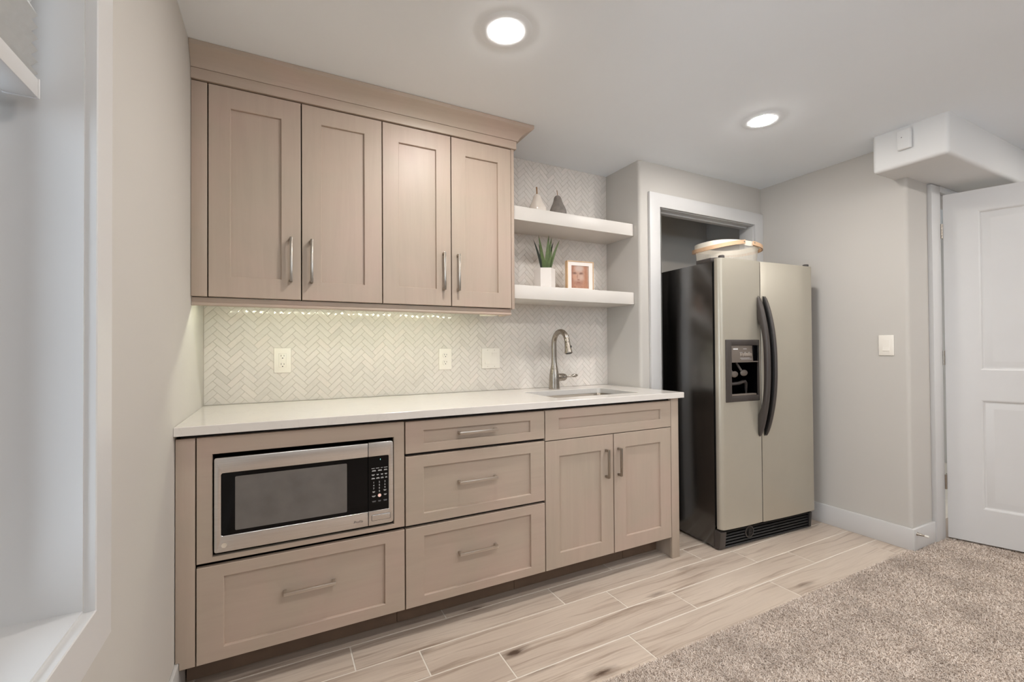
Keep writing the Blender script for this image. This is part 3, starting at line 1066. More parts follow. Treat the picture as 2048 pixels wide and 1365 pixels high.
# --- worktop with sink cut-out
def worktop():
    bm = B()
    X0, X1, Y0, Y1, z0, z1 = 0.0008, 2.303, -0.6515, -0.0012, 0.8842, 0.914
    hx0, hx1, hy0, hy1 = 1.536, 2.088, -0.535, -0.190
    e = 0.0018
    def ring(a, b, c, d, z, r=0):
        if not r:
            return [bm.verts.new(p + (z,)) for p in ((a, c), (b, c), (b, d), (a, d))]
        return [bm.verts.new((x, y, z)) for x, y in rrect(a, b, c, d, r, 5)]
    O = [ring(X0, X1, Y0, Y1, z0), ring(X0, X1, Y0, Y1, z1 - e), ring(X0 + e, X1 - e, Y0 + e, Y1 - e, z1)]
    I = [ring(hx0 - e, hx1 + e, hy0 - e, hy1 + e, z1, 0.022), ring(hx0, hx1, hy0, hy1, z1 - e, 0.022), ring(hx0, hx1, hy0, hy1, z0, 0.022)]
    for a, b in zip(O, O[1:]):
        for k in range(4):
            j = (k + 1) % 4
            bm.faces.new((a[k], a[j], b[j], b[k]))
    n = len(I[0])
    for a, b in zip(I, I[1:]):
        for k in range(n):
            j = (k + 1) % n
            bm.faces.new((a[k], a[j], b[j], b[k]))
    for outer, inner in ((O[2], I[0]), (O[0], I[2])):
        q = n // 4
        for c in range(4):
            arcv = inner[c * q:(c + 1) * q]
            for k in range(q - 1):
                bm.faces.new((outer[c], arcv[k], arcv[k + 1]))
            nx = inner[((c + 1) * q) % n]
            bm.faces.new((outer[c], arcv[-1], nx, outer[(c + 1) % 4]))
    bmesh.ops.recalc_face_normals(bm, faces=bm.faces)
    single('worktop', bm, M['quartz'], 'white quartz worktop along the wet bar with sink cut-out', 'countertop', origin=(1.15, -0.32, 0.884), smooth=20)
worktop()

def sink():
    t = thing('bar_sink', 'undermount stainless steel bar sink set into the white worktop', 'sink', (1.812, -0.362, 0.70))
    bm = B()
    lv = [(1.528, 2.096, -0.543, -0.182, 0.8835, 0.03), (1.540, 2.084, -0.531, -0.194, 0.8835, 0.025), (1.542, 2.082, -0.529, -0.196, 0.880, 0.025), (1.546, 2.078, -0.525, -0.200, 0.735, 0.03), (1.566, 2.058, -0.505, -0.220, 0.715, 0.03)]
    rs = [[bm.verts.new((x, y, z)) for x, y in rrect(a, b, c, d, r, 5)] for a, b, c, d, z, r in lv]
    for a, b in zip(rs, rs[1:]):
        n = len(a)
        for k in range(n):
            j = (k + 1) % n
            bm.faces.new((a[k], a[j], b[j], b[k]))
    bm.faces.new(rs[-1])
    bmesh.ops.recalc_face_normals(bm, faces=bm.faces)
    part(t, 'basin', bm, M['sinksteel'])
    bm = B(); lathe(bm, [(0.0, 0.0), (0.042, 0.0), (0.042, 0.003), (0.03, 0.002), (0.0, 0.001)], (1.812, -0.362, 0.7152), 24)
    part(t, 'drain', bm, M['nickel'])
sink()

def faucet():
    fx, fy, z = 1.808, -0.098, 0.9142
    t = thing('bar_faucet', 'brushed nickel gooseneck pull-down faucet behind the sink', 'faucet', (fx, fy, z))
    bm = B()
    lathe(bm, [(0.0, 0), (0.0335, 0), (0.0340, 0.002), (0.0328, 0.012), (0.0315, 0.045), (0.0290, 0.085), (0.0245, 0.115), (0.0195, 0.140), (0.0170, 0.165), (0.0165, 0.1905), (0.0, 0.1905)], (fx, fy, z), 36)
    part(t, 'body', bm, M['nickel'])
    r = 0.0715
    zt = 1.2625 - 0.0 
    path = [(fx, fy, z + 0.1912 + i * (zt - r - z - 0.1912) / 5) for i in range(6)]
    for i in range(1, 21):
        a = R(180 - 180 * i / 20 * 0.955)
        path.append((fx, fy - r - r * math.cos(a), zt - r + r * math.sin(a)))
    bm = B(); tube(bm, path, 0.0158, 24)
    part(t, 'gooseneck', bm, M['nickel'])
    e = Vector(path[-1]); d = (Vector(path[-1]) - Vector(path[-2])).normalized()
    e = e + d * 0.0006
    L = 0.070
    prof = [(0, 0.0158), (0.04, 0.0163), (0.25, 0.0172), (0.55, 0.0195), (0.85, 0.0228), (0.97, 0.0236), (1.0, 0.0225)]
    bm = B(); tube(bm, [e + d * (L * f) for f, _ in prof], [q for _, q in prof], 24)
    sp = part(t, 'spray_head', bm, M['nickel'])
    bm = B(); tube(bm, [e + d * (L + 0.0002), e + d * (L + 0.0025)], 0.0175, 20)
    part(sp, 'nozzle', bm, M['black'], 'black spray nozzle')
    nrm = Vector((1, 0, 0))
    c = e + d * 0.034 + Vector((0.012, -0.0145, 0.004))
    bm = B(); ellipsoid(bm, c, 0.004, 0.004, 0.008, 12)
    part(sp, 'spray_button', bm, M['black'], 'small black spray button')
    hz = 0.9835
    bm = B()
    lathe(bm, [(0.0, 0.020), (0.0235, 0.020), (0.0235, 0.062), (0.0225, 0.0635), (0.0235, 0.0645), (0.0225, 0.074), (0.0175, 0.084), (0.008, 0.0895), (0.0, 0.0895)], (fx, fy, hz), 28, axis='x')
    part(t, 'valve', bm, M['nickel'])
    bm = B()
    pts = [(0.086, 0.0), (0.10, 0.001), (0.115, 0.0025), (0.128, 0.004), (0.145, 0.006), (0.162, 0.007), (0.173, 0.0066), (0.178, 0.006)]
    rr = [0.0050, 0.0043, 0.0042, 0.0060, 0.0110, 0.0105, 0.0050, 0.0018]
    tube(bm, [(fx + a, fy, hz + b) for a, b in pts], rr, 16)
    part(t, 'lever', bm, M['nickel'])
faucet()

# ------------------------------------------------------------------ microwave
def microwave():
    t = thing('microwave', 'stainless steel microwave built into the base cabinet', 'microwave', (0.407, -0.44, 0.4605))
    yf = -0.6315
    bm = B()
    box(bm, 0.112, 0.702, yf + 0.015, -0.24, 0.483, 0.795, 0.003)
    box(bm, 0.16, 0.65, yf + 0.06, -0.26, 0.4605, 0.484)
    part(t, 'case', bm, M['void'], 'black microwave case')
    x0, x1, z0, z1 = 0.1085, 0.6090, 0.4795, 0.7985
    wx0, wz0, wz1 = 0.1285, 0.5340, 0.7455
    # door: stainless C-frame, glass and screen
    def arcp(cx, cz, r, a0, a1, n=5):
        return [(cx + r * math.cos(R(a0 + (a1 - a0) * i / n)), cz + r * math.sin(R(a0 + (a1 - a0) * i / n))) for i in range(n + 1)]
    pts = [(x1, z0)] + [(x1, wz0)] + arcp(wx0 + 0.006, wz0 + 0.006, 0.006, 270, 180, 3) + arcp(wx0 + 0.006, wz1 - 0.006, 0.006, 180, 90, 3) + [(x1, wz1), (x1, z1)] + arcp(x0 + 0.007, z1 - 0.007, 0.007, 90, 180, 4) + arcp(x0 + 0.007, z0 + 0.007, 0.007, 180, 270, 4)
    bm = B(); prism(bm, pts, yf, yf + 0.016, axis='y', bev=0.0022, seg=3)
    d = part(t, 'door', bm, M['steel'])
    bm = B(); box(bm, wx0 - 0.002, x1 - 0.0005, yf + 0.0035, yf + 0.013, wz0 - 0.002, wz1 + 0.002)
    part(d, 'door_glass', bm, M['gloss'], 'black door glass')
    bm = B(); prism(bm, rrect(0.1690, 0.5320, 0.5465, 0.7300, 0.004), yf + 0.0031, yf + 0.0036, axis='y')
    part(d, 'window_screen', bm, M['screen'], 'perforated viewing screen, grey lightened for a reflection')
    # round monogram badge and faint letters left, script right
    bm = B(); lathe(bm, [(0, 0), (0.0084, 0), (0.0084, 0.0005), (0.0074, 0.0007), (0.0070, 0.0004), (0, 0.0004)], (0.1370, yf, 0.5020), 28, axis='y')
    for a in range(3):
        aa = R(20 + 120 * a)
        tube(bm, [(0.1370 + 0.0056 * math.cos(aa + k * 0.5) * (1 - 0.2 * k), yf - 0.0004, 0.5020 + 0.0056 * math.sin(aa + k * 0.5) * (1 - 0.2 * k)) for k in range(5)], 0.0006, 6)
    part(d, 'badge', bm, M['badge'], 'round silver monogram badge')
    bm = B(); text(bm, 'Profile', 0.0130, Matrix.Translation((0.5720, yf - 0.0001, 0.5025)) @ FRONT, 0.0001, 0.25)
    part(d, 'script_mark', bm, M['ink'], 'dark script lettering', smooth=0)
    # control panel
    cx0, cx1 = 0.6106, 0.7055
    bm = B()
    pts = [(cx0, z0), ] + arcp(cx1 - 0.010, z0 + 0.010, 0.010, 270, 360, 5) + arcp(cx1 - 0.010, z1 - 0.008, 0.010, 0, 90, 5) + [(cx0, z1 + 0.002)] + [(cx0, wz1)] + [(0.682, wz1)] + arcp(0.6835, wz1 - 0.004, 0.004, 90, 0, 3) + [(0.6875, wz0 + 0.001), (cx0, wz0 + 0.001)]
    prism(bm, pts, yf, yf + 0.016, axis='y', bev=0.002, seg=3)
    c = part(t, 'control_panel', bm, M['steel'])
    bm = B(); box(bm, cx0 + 0.0003, 0.689, yf + 0.003, yf + 0.013, wz0 - 0.001, wz1 + 0.001)
    part(c, 'keypad_glass', bm, M['gloss'], 'black keypad')
    bm = B(); prism(bm, rrect(0.6225, 0.6925, 0.4975, 0.5185, 0.002), yf - 0.0012, yf + 0.002, axis='y', bev=0.0008)
    part(c, 'door_button', bm, M['steel'])
    bm = B(); prism(bm, rrect(0.6214, 0.6936, 0.4964, 0.5196, 0.0026), yf - 0.0003, yf + 0.001, axis='y')
    part(c, 'button_groove', bm, M['void'])
    yk = yf + 0.0026
    bm = B()
    def dash(cx, cz, w, h=0.0016):
        box(bm, cx - w / 2, cx + w / 2, yk, yk + 0.0004, cz - h / 2, cz + h / 2)
    for cx, w in ((0.6285, 0.012), (0.6455, 0.013), (0.6615, 0.007), (0.6765, 0.014)):
        dash(cx, 0.6985, w)
    for cx, w in ((0.6315, 0.015), (0.6545, 0.015), (0.6760, 0.013)):
        dash(cx, 0.6905, w * 0.85); dash(cx, 0.6878, w)
    for cx, w in ((0.6285, 0.012), (0.6455, 0.009), (0.6620, 0.009), (0.6775, 0.010)):
        dash(cx, 0.6740, w); dash(cx, 0.6715, w * 0.6)
    for cx, w in ((0.6285, 0.013), (0.6465, 0.013), (0.6630, 0.011), (0.6785, 0.008)):
        dash(cx, 0.6610, w * 0.8); dash(cx, 0.6582, w)
    for r_, row in enumerate(('123', '456', '789')):
        for k, chx in enumerate(row):
            text(bm, chx, 0.0095, Matrix.Translation((0.6305 + 0.0215 * k, yk, 0.6435 - 0.0117 * r_)) @ FRONT, 0.0001)
    text(bm, '0', 0.0095, Matrix.Translation((0.6520, yk, 0.6082)) @ FRONT, 0.0001)
    for cx, cz, w in ((0.6305, 0.6085, 0.010), (0.6735, 0.6105, 0.011), (0.6305, 0.5915, 0.014), (0.6745, 0.5935, 0.011)):
        dash(cx, cz, w); dash(cx, cz - 0.0028, w * 0.7)
    part(c, 'key_legend', bm, M['legend'], 'white key lettering', smooth=0)
    bm = B()
    for cx, w in ((0.6315, 0.015), (0.6525, 0.011), (0.6745, 0.014)):
        dash(cx, 0.5715, w); dash(cx, 0.5685, w * 0.8)
    part(c, 'bottom_key_legend', bm, M['legenddim'], 'dim grey key lettering', smooth=0)
    bm = B(); lathe(bm, [(0.0, 0), (0.0068, 0), (0.0068, 0.0006), (0.0, 0.0006)], (0.6525, yk + 0.0004, 0.5915), 24, axis='y')
    part(c, 'start_button_ring', bm, M['badge'])
    bm = B(); lathe(bm, [(0.0, 0), (0.0048, 0), (0.0048, 0.0010), (0.0, 0.0010)], (0.6525, yk + 0.0004, 0.5915), 24, axis='y')
    part(c, 'start_button', bm, M['red'], 'glowing red start button')
    bm = B(); text(bm, '1', 0.0085, Matrix.Translation((0.6560, yk, 0.7310)) @ FRONT, 0.0001)
    part(c, 'clock_digit', bm, M['clock'], 'teal clock digit', smooth=0)
microwave()

# ------------------------------------------------------------------ shelves and what stands on them
def shelf(z0, z1, label):
    bm = B(); box(bm, 1.4135, 2.3055, -0.2655, -0.0012, z0, z1, 0.0012)
    return single('floating_shelf', bm, M['shelf'], label, 'shelf', 'floating white shelves', (1.86, -0.13, z0))
shelf(1.8710, 1.9465, 'upper thick white floating shelf holding the two pears')
shelf(1.4370, 1.5125, 'lower thick white floating shelf holding plant and picture')

def pear(x, y, z, h, rmax, mat, lab, stem_r, stem_h, lean):
    t = thing('pear_figurine', lab, 'ornament', (x, y, z), group='pear ornaments on the upper shelf')
    prof = [(0, 0), (0.45, 0.0), (0.72, 0.03), (0.93, 0.13), (1.0, 0.27), (0.95, 0.40), (0.80, 0.54), (0.62, 0.67), (0.51, 0.78), (0.44, 0.88), (0.32, 0.96), (0.16, 0.995), (0, 0.985)]
    # smooth the outline
    out = []
    for i in range(len(prof) - 1):
        p0 = prof[max(i - 1, 0)]; p1 = prof[i]; p2 = prof[i + 1]; p3 = prof[min(i + 2, len(prof) - 1)]
        for k in range(4):
            s = k / 4
            out.append(tuple(0.5 * ((2 * p1[c]) + (-p0[c] + p2[c]) * s + (2 * p0[c] - 5 * p1[c] + 4 * p2[c] - p3[c]) * s * s + (-p0[c] + 3 * p1[c] - 3 * p2[c] + p3[c]) * s ** 3) for c in (0, 1)))
    out.append(prof[-1])
    bm = B(); lathe(bm, [(max(0, a) * rmax if 0 < i else 0, max(0, b) * h) for i, (a, b) in enumerate(out)], (x, y, z), 36)
    for v in bm.verts:
        f = max(0, (v.co.z - z) / h)
        v.co.x += lean * f * f
    part(t, 'body', bm, mat, smooth=60)
    bm = B(); tube(bm, [(x + lean, y, z + h * 0.97), (x + lean * 0.8 - 0.002, y, z + h + stem_h * 0.5), (x + lean * 0.4 - 0.006, y, z + h + stem_h)], [stem_r, stem_r * 0.9, stem_r * 1.1], 10)
    part(t, 'stem', bm, M['twig'], 'brown twig stem')
pear(1.6815, -0.13, 1.9467, 0.137, 0.054, M['pearwhite'], 'white glazed pear ornament on the upper shelf', 0.0042, 0.042, -0.006)
pear(1.8250, -0.13, 1.9467, 0.150, 0.052, M['peargrey'], 'grey concrete pear ornament on the upper shelf', 0.0020, 0.032, -0.004)

def plant():
    px, py, pz = 1.722, -0.135, 1.5127
    t = thing('potted_succulent', 'spiky green succulent in a white hexagonal pot on the lower shelf', 'plant', (px, py, pz))
    def hexa(r, rot=R(-24)):
        return [(px + r * math.cos(rot + R(60 * k)), py + r * math.sin(rot + R(60 * k))) for k in range(6)]
    bm = B()
    lv = [(0.060, 0.0), (0.0635, 0.002), (0.0635, 0.123), (0.062, 0.125), (0.056, 0.125), (0.0555, 0.112)]
    rs = [[bm.verts.new((x, y, pz + h)) for x, y in hexa(r)] for r, h in lv]
    for a, b in zip(rs, rs[1:]):
        for k in range(6):
            j = (k + 1) % 6
            bm.faces.new((a[k], a[j], b[j], b[k]))
    bm.faces.new(rs[0][::-1])
    bmesh.ops.recalc_face_normals(bm, faces=bm.faces)
    part(t, 'pot', bm, M['pot'], 'white hexagonal pot', smooth=20)
    bm = B(); prism(bm, hexa(0.0552), pz + 0.095, pz + 0.1155)
    part(t, 'moss', bm, M['soil'])
    top = pz + 0.113
    # leaves: (dx, dy of the tip, tip height, width at base, dark)
    LV = [(-0.088, -0.02, 0.175, 0.020, 1), (-0.062, -0.035, 0.200, 0.024, 0), (-0.022, 0.030, 0.168, 0.019, 1), (-0.006, 0.045, 0.150, 0.017, 1), (0.012, -0.030, 0.208, 0.030, 0),
          (0.045, -0.010, 0.203, 0.027, 0), (0.078, 0.022, 0.188, 0.022, 1), (0.098, -0.015, 0.192, 0.024, 0), (-0.030, -0.020, 0.115, 0.024, 0), (0.026, -0.045, 0.120, 0.022, 0)]
    for dx, dy, hh, w, dk in LV:
        bm = B()
        n = 9
        L_, R_, T_, Bk = [], [], [], []
        b0 = Vector((px + dx * 0.22, py + dy * 0.3 - 0.006, top - 0.01))
        tip = Vector((px + dx, py + dy, top + hh))
        mid = b0.lerp(tip, 0.5) + Vector((dx * 0.16 - 0.0, 0, -0.006)) * -1 + Vector((dx * 0.05, 0, 0))
        side = Vector((0.86, -0.5, 0))
        nrm = Vector((-0.5, -0.86, 0))
        rings = []
        for i in range(n):
            s = i / (n - 1)
            c = b0 * (1 - s) ** 2 + mid * 2 * s * (1 - s) + tip * s * s
            ww = w * 0.5 * (0.75 + 0.6 * s - 0.0) * (1 - s ** 1.6) if s < 1 else 0
            ww = max(0.0006, w * 0.5 * (1 - s) ** 0.75 * (1 + 0.5 * s))
            th = ww * 0.42
            rings.append([bm.verts.new(c + side * ww), bm.verts.new(c + nrm * th * 0.35), bm.verts.new(c - side * ww), bm.verts.new(c - nrm * th)])
        for a, b in zip(rings, rings[1:]):
            for k in range(4):
                j = (k + 1) % 4
                bm.faces.new((a[k], a[j], b[j], b[k]))
        bm.faces.new(rings[0]); bm.faces.new(rings[-1])
        bmesh.ops.recalc_face_normals(bm, faces=bm.faces)
        part(t, 'leaf', bm, M['leafdark' if dk else 'leaf'], smooth=50)
plant()

def portrait_mat():
    """loose warm-toned watercolour head: a plain generic portrait"""
    g = N('warm_watercolour_portrait')
    uv = g.coord('UV')
    wob = g.noise(uv, 9, 3)
    sep = g.n('ShaderNodeSeparateXYZ'); g.l(uv, sep.inputs[0])
    X = g.math('ADD', sep.outputs[0], g.math('MULTIPLY', g.math('SUBTRACT', wob, 0.5), 0.07))
    Y = g.math('ADD', sep.outputs[1], g.math('MULTIPLY', g.math('SUBTRACT', g.noise(uv, 7, 3), 0.5), 0.06))
    def blob(cx, cy, rx, ry, soft=0.5):
        a = g.math('DIVIDE', g.math('SUBTRACT', X, cx), rx); b = g.math('DIVIDE', g.math('SUBTRACT', Y, cy), ry)
        d = g.math('SQRT', g.math('ADD', g.math('MULTIPLY', a, a), g.math('MULTIPLY', b, b)))
        return g.ramp(d, [(1 - soft, (1, 1, 1, 1)), (1.0, (0, 0, 0, 1))])
    wash = g.ramp(g.noise(uv, 5, 5, 0.6, 0.6), [(0.3, lin((150, 100, 80))), (0.55, lin((178, 130, 106))), (0.8, lin((196, 152, 126)))])
    def put(c, fac, col, k=1.0):
        return g.mix(g.math('MULTIPLY', fac, k), c, lin(col))
    c = wash
    c = put(c, blob(1.0, 0.62, 0.16, 0.6), (190, 174, 160), 0.8)
    c = put(c, blob(0.86, 0.45, 0.14, 0.62, 0.6), (172, 120, 92), 0.9)
    c = put(c, blob(0.02, 0.5, 0.14, 0.7, 0.6), (150, 96, 76), 0.8)
    c = put(c, blob(0.42, 0.58, 0.38, 0.56, 0.45), (190, 154, 136), 0.9)
    c = put(c, blob(0.46, 0.88, 0.30, 0.20, 0.6), (198, 178, 168), 0.8)
    c = put(c, blob(0.58, 0.50, 0.20, 0.17, 0.9), (198, 172, 158), 0.6)
    c = put(c, blob(0.20, 0.50, 0.16, 0.14, 0.7), (194, 146, 120), 0.8)
    c = put(c, blob(0.21, 0.66, 0.17, 0.07, 0.8), (104, 68, 56), 0.85)
    c = put(c, blob(0.57, 0.66, 0.16, 0.07, 0.8), (104, 68, 56), 0.85)
    c = put(c, blob(0.36, 0.52, 0.035, 0.16, 0.8), (146, 100, 82), 0.7)
    c = put(c, blob(0.42, 0.38, 0.10, 0.04, 0.8), (118, 74, 60), 0.7)
    c = put(c, blob(0.42, 0.24, 0.34, 0.14, 0.8), (152, 102, 82), 0.8)
    c = put(c, blob(0.42, 0.27, 0.13, 0.03, 0.8), (128, 78, 66), 0.7)
    g.base(c)
    g.setv(g.b, Roughness=0.6)
    return g.m

def picture():
    px, py, pz = 1.957, -0.150, 1.5127
    t = thing('picture_frame', 'square pale oak picture frame with a warm-toned portrait on the lower shelf', 'picture frame', (px, py, pz), R(-6))
    w, h, dpt = 0.092, 0.184, 0.030
    bm = B()
    e = 0.0045
    box(bm, -w, -w + e, -dpt, 0, 0, h, 0.0008); box(bm, w - e, w, -dpt, 0, 0, h, 0.0008)
    box(bm, -w + e, w - e, -dpt, 0, h - e, h, 0.0008); box(bm, -w + e, w - e, -dpt, 0, 0, e, 0.0008)
    part(t, 'frame', bm, M['oak'], 'pale oak frame', local=True)
    bm = B()
    o = (-w + e, w - e, e, h - e); i_ = (-w + 0.030, w - 0.032, 0.0185, h - 0.0275)
    y0, y1 = -dpt + 0.004, -dpt + 0.0075
    def ring(a, b, c, d, y):
        return [bm.verts.new((a, y, c)), bm.verts.new((b, y, c)), bm.verts.new((b, y, d)), bm.verts.new((a, y, d))]
    rs = [ring(*o, y0), ring(*i_, y0), ring(*i_, y1), ring(*o, y1)]
    for a, b in zip(rs, rs[1:] + rs[:1]):
        for k in range(4):
            j = (k + 1) % 4
            bm.faces.new((a[k], a[j], b[j], b[k]))
    bmesh.ops.recalc_face_normals(bm, faces=bm.faces)
    part(t, 'mount', bm, M['mat'], 'white mount', local=True, smooth=0)
    bm = B()
    a, b, c, d = i_
    vs = [bm.verts.new(p) for p in ((a - .002, y1 + .0004, c - .002), (b + .002, y1 + .0004, c - .002), (b + .002, y1 + .0004, d + .002), (a - .002, y1 + .0004, d + .002))]
    f = bm.faces.new(vs)
    uvl = bm.loops.layers.uv.new('UVMap')
    for lp, q in zip(f.loops, ((0, 0), (1, 0), (1, 1), (0, 1))):
        lp[uvl].uv = q
    part(t, 'portrait_print', bm, portrait_mat(), 'warm watercolour portrait of a bearded long-haired head', local=True, smooth=0)
    bm = B(); box(bm, -w + e, w - e, -0.012, -0.002, e, h - e)
    part(t, 'backing', bm, M['oak'], local=True)
picture()

# ------------------------------------------------------------------ outlets and switches
def plate_mesh(bm, w, h, t=0.006, bev=0.003):
    box(bm, -w / 2, w / 2, -t, 0, -h / 2, h / 2, bev, 3)

def outlet(x, z, decora, label):
    t = thing('wall_outlet', label, 'outlet', (x, -0.0008, z), group='outlets on the backsplash')
    bm = B(); plate_mesh(bm, 0.0755, 0.120)
    part(t, 'cover_plate', bm, M['plate'], local=True)
    def slots(par, c, yy):
        for x_, hh in ((-0.0062, 0.007), (0.0062, 0.006)):
            bm = B(); box(bm, x_ - 0.001, x_ + 0.001, yy, yy + 0.001, c - 0.001, c + hh)
            part(par, 'blade_slot', bm, M['slot'], 'dark blade slot', local=True)
        bm = B(); lathe(bm, [(0, 0), (0.0026, 0), (0.0026, 0.001), (0, 0.001)], (0, yy + 0.001, c - 0.0085), 12, axis='y')
        part(par, 'ground_hole', bm, M['slot'], 'dark ground hole', local=True)
    if decora:
        bm = B(); box(bm, -0.0165, 0.0165, -0.0078, -0.005, -0.0335, 0.0335, 0.0012)
        rc = part(t, 'receptacle', bm, M['plate'], local=True)
        slots(rc, 0.0195, -0.0082); slots(rc, -0.0205, -0.0082)
    else:
        for c in (0.0205, -0.0205):
            bm = B(); prism(bm, [(0.0165 * math.cos(R(a)), c + max(-0.0138, min(0.0138, 0.0165 * math.sin(R(a))))) for a in range(0, 360, 12)], -0.0085, -0.004, axis='y', bev=0.0006)
            rc = part(t, 'receptacle', bm, M['plate'], local=True)
            slots(rc, c + 0.002, -0.0089)
        bm = B(); lathe(bm, [(0, 0), (0.0028, 0), (0.002, 0.0012), (0, 0.0012)], (0, -0.0058, 0), 14, axis='y')
        part(t, 'screw', bm, M['plate'], local=True)
outlet(0.3187, 1.1125, True, 'white outlet with rectangular face, at the left on the backsplash')
outlet(1.1400, 1.1060, False, 'white outlet with two round sockets, beside the double switch')

def rocker(bm, cx, tilt):
    prism(bm, [(-0.0045, -0.033), (-0.0045 - 0.0045 * (1 if tilt else 0.25), -0.0325), (-0.0055, 0.0), (-0.0045 - 0.0045 * (0.25 if tilt else 1), 0.0325), (-0.0045, 0.033)], cx - 0.0165, cx + 0.0165, axis='x')

def switch(loc, rot, gangs, label):
    t = thing('light_switch', label, 'light switch', loc, rot, group='white light switches')
    w = 0.0755 if gangs == 1 else 0.119
    bm = B(); plate_mesh(bm, w, 0.120)
    part(t, 'cover_plate', bm, M['plate'], local=True)
    for k in range(gangs):
        cx = 0 if gangs == 1 else -0.0225 + 0.0455 * k
        bm = B(); box(bm, cx - 0.0175, cx + 0.0175, -0.0064, -0.004, -0.0345, 0.0345, 0.0006)
        rocker(bm, cx, k == 0)
        part(t, 'rocker', bm, M['plate'], local=True, smooth=10)
    if gangs == 2:
        for k in range(2):
            for zz in (-0.0485, 0.0485):
                bm = B(); lathe(bm, [(0, 0), (0.0026, 0), (0.0022, 0.001), (0, 0.001)], (-0.0225 + 0.0455 * k, -0.0058, zz), 12, axis='y')
                part(t, 'screw', bm, M['tgrout'], local=True)
switch((1.4240, -0.0008, 1.1055), 0, 2, 'white double light switch on the backsplash left of the faucet')
switch((XR - 0.0004, -1.0820, 1.1665), R(-90), 1, 'white single light switch on the wall right of the fridge')

# sensor on the soffit, door stop on the baseboard
bm = B(); box(bm, 3.2700, 3.2895, -1.3015, -1.2390, 2.2140, 2.3215, 0.007, 3)
t = thing('motion_sensor', 'small white rectangular sensor on the soffit by the ceiling', 'sensor', (3.2895, -1.27, 2.214))
part(t, 'housing', bm, M['soffit'])
bm = B(); lathe(bm, [(0, 0), (0.0022, 0), (0.0022, 0.001), (0, 0.001)], (3.2692, -1.262, 2.279), 10, axis='x')
part(t, 'indicator_dot', bm, M['slot'], 'tiny dark indicator dot')

t = thing('door_stop', 'small steel door stop with white tip on the right baseboard', 'door stop', (3.522, YD - 0.015, 0.096))
bm = B(); tube(bm, [(3.522, YD - 0.0152, 0.096), (3.522, YD - 0.022, 0.096), (3.522, YD - 0.040, 0.096), (3.522, YD - 0.050, 0.096)], [0.0105, 0.0075, 0.0055, 0.0055], 14)
part(t, 'post', bm, M['nickel'])
bm = B(); tube(bm, [(3.522, YD - 0.0502, 0.096), (3.522, YD - 0.064, 0.096), (3.522, YD - 0.068, 0.096)], [0.0062, 0.0062, 0.004], 14)
part(t, 'rubber_tip', bm, M['rubber'], 'white rubber tip')

# ------------------------------------------------------------------ recessed lights
def downlight():
    t = thing('recessed_light', '', 'ceiling light', (0, 0, H), group='recessed ceiling lights')
    bm = B()
    lathe(bm, [(0.060, -0.0012), (0.062, -0.0030), (0.090, -0.0026), (0.0985, -0.0004), (0.0985, 0.0), (0.060, 0.0)], (0, 0, 0), 64)
    part(t, 'trim_ring', bm, M['ceiling'], 'white trim ring', local=True)
    bm = B()
    lathe(bm, [(0.0, -0.0085), (0.025, -0.0081), (0.046, -0.0068), (0.0565, -0.0043), (0.0590, -0.0030), (0.0590, -0.0006), (0.0, -0.0006)], (0, 0, 0), 64)
    part(t, 'lens', bm, M['lens'], 'glowing white lens', local=True)
    return t
spots = [(1.053, -0.958, 'round recessed ceiling light above the left wall cabinets, nearer the camera'), (2.540, -0.968, 'round recessed ceiling light in front of the fridge, farther from the camera'),
         (1.05, -2.25, 'added unseen recessed fill light behind the camera, by the window wall'), (2.55, -2.25, 'added unseen recessed fill light behind the camera, mid room'),  # rows behind the camera are unseen, added for even fill light
         (4.20, -2.25, 'added unseen recessed fill light behind the camera, towards the far right wall'), (1.05, -3.90, 'added unseen recessed fill light near the rear wall, window side'),
         (2.55, -3.90, 'added unseen recessed fill light near the rear wall, middle'), (4.20, -3.90, 'added unseen recessed fill light near the rear wall, right side'),
         (4.6, 0.0, 'round recessed ceiling light in the next room beyond the open door')]
proto = downlight()
for i, (x, y, lab) in enumerate(spots):
    o = proto if i == 0 else copy_tree(proto)
    o.location = (x, y, H); o['label'] = lab

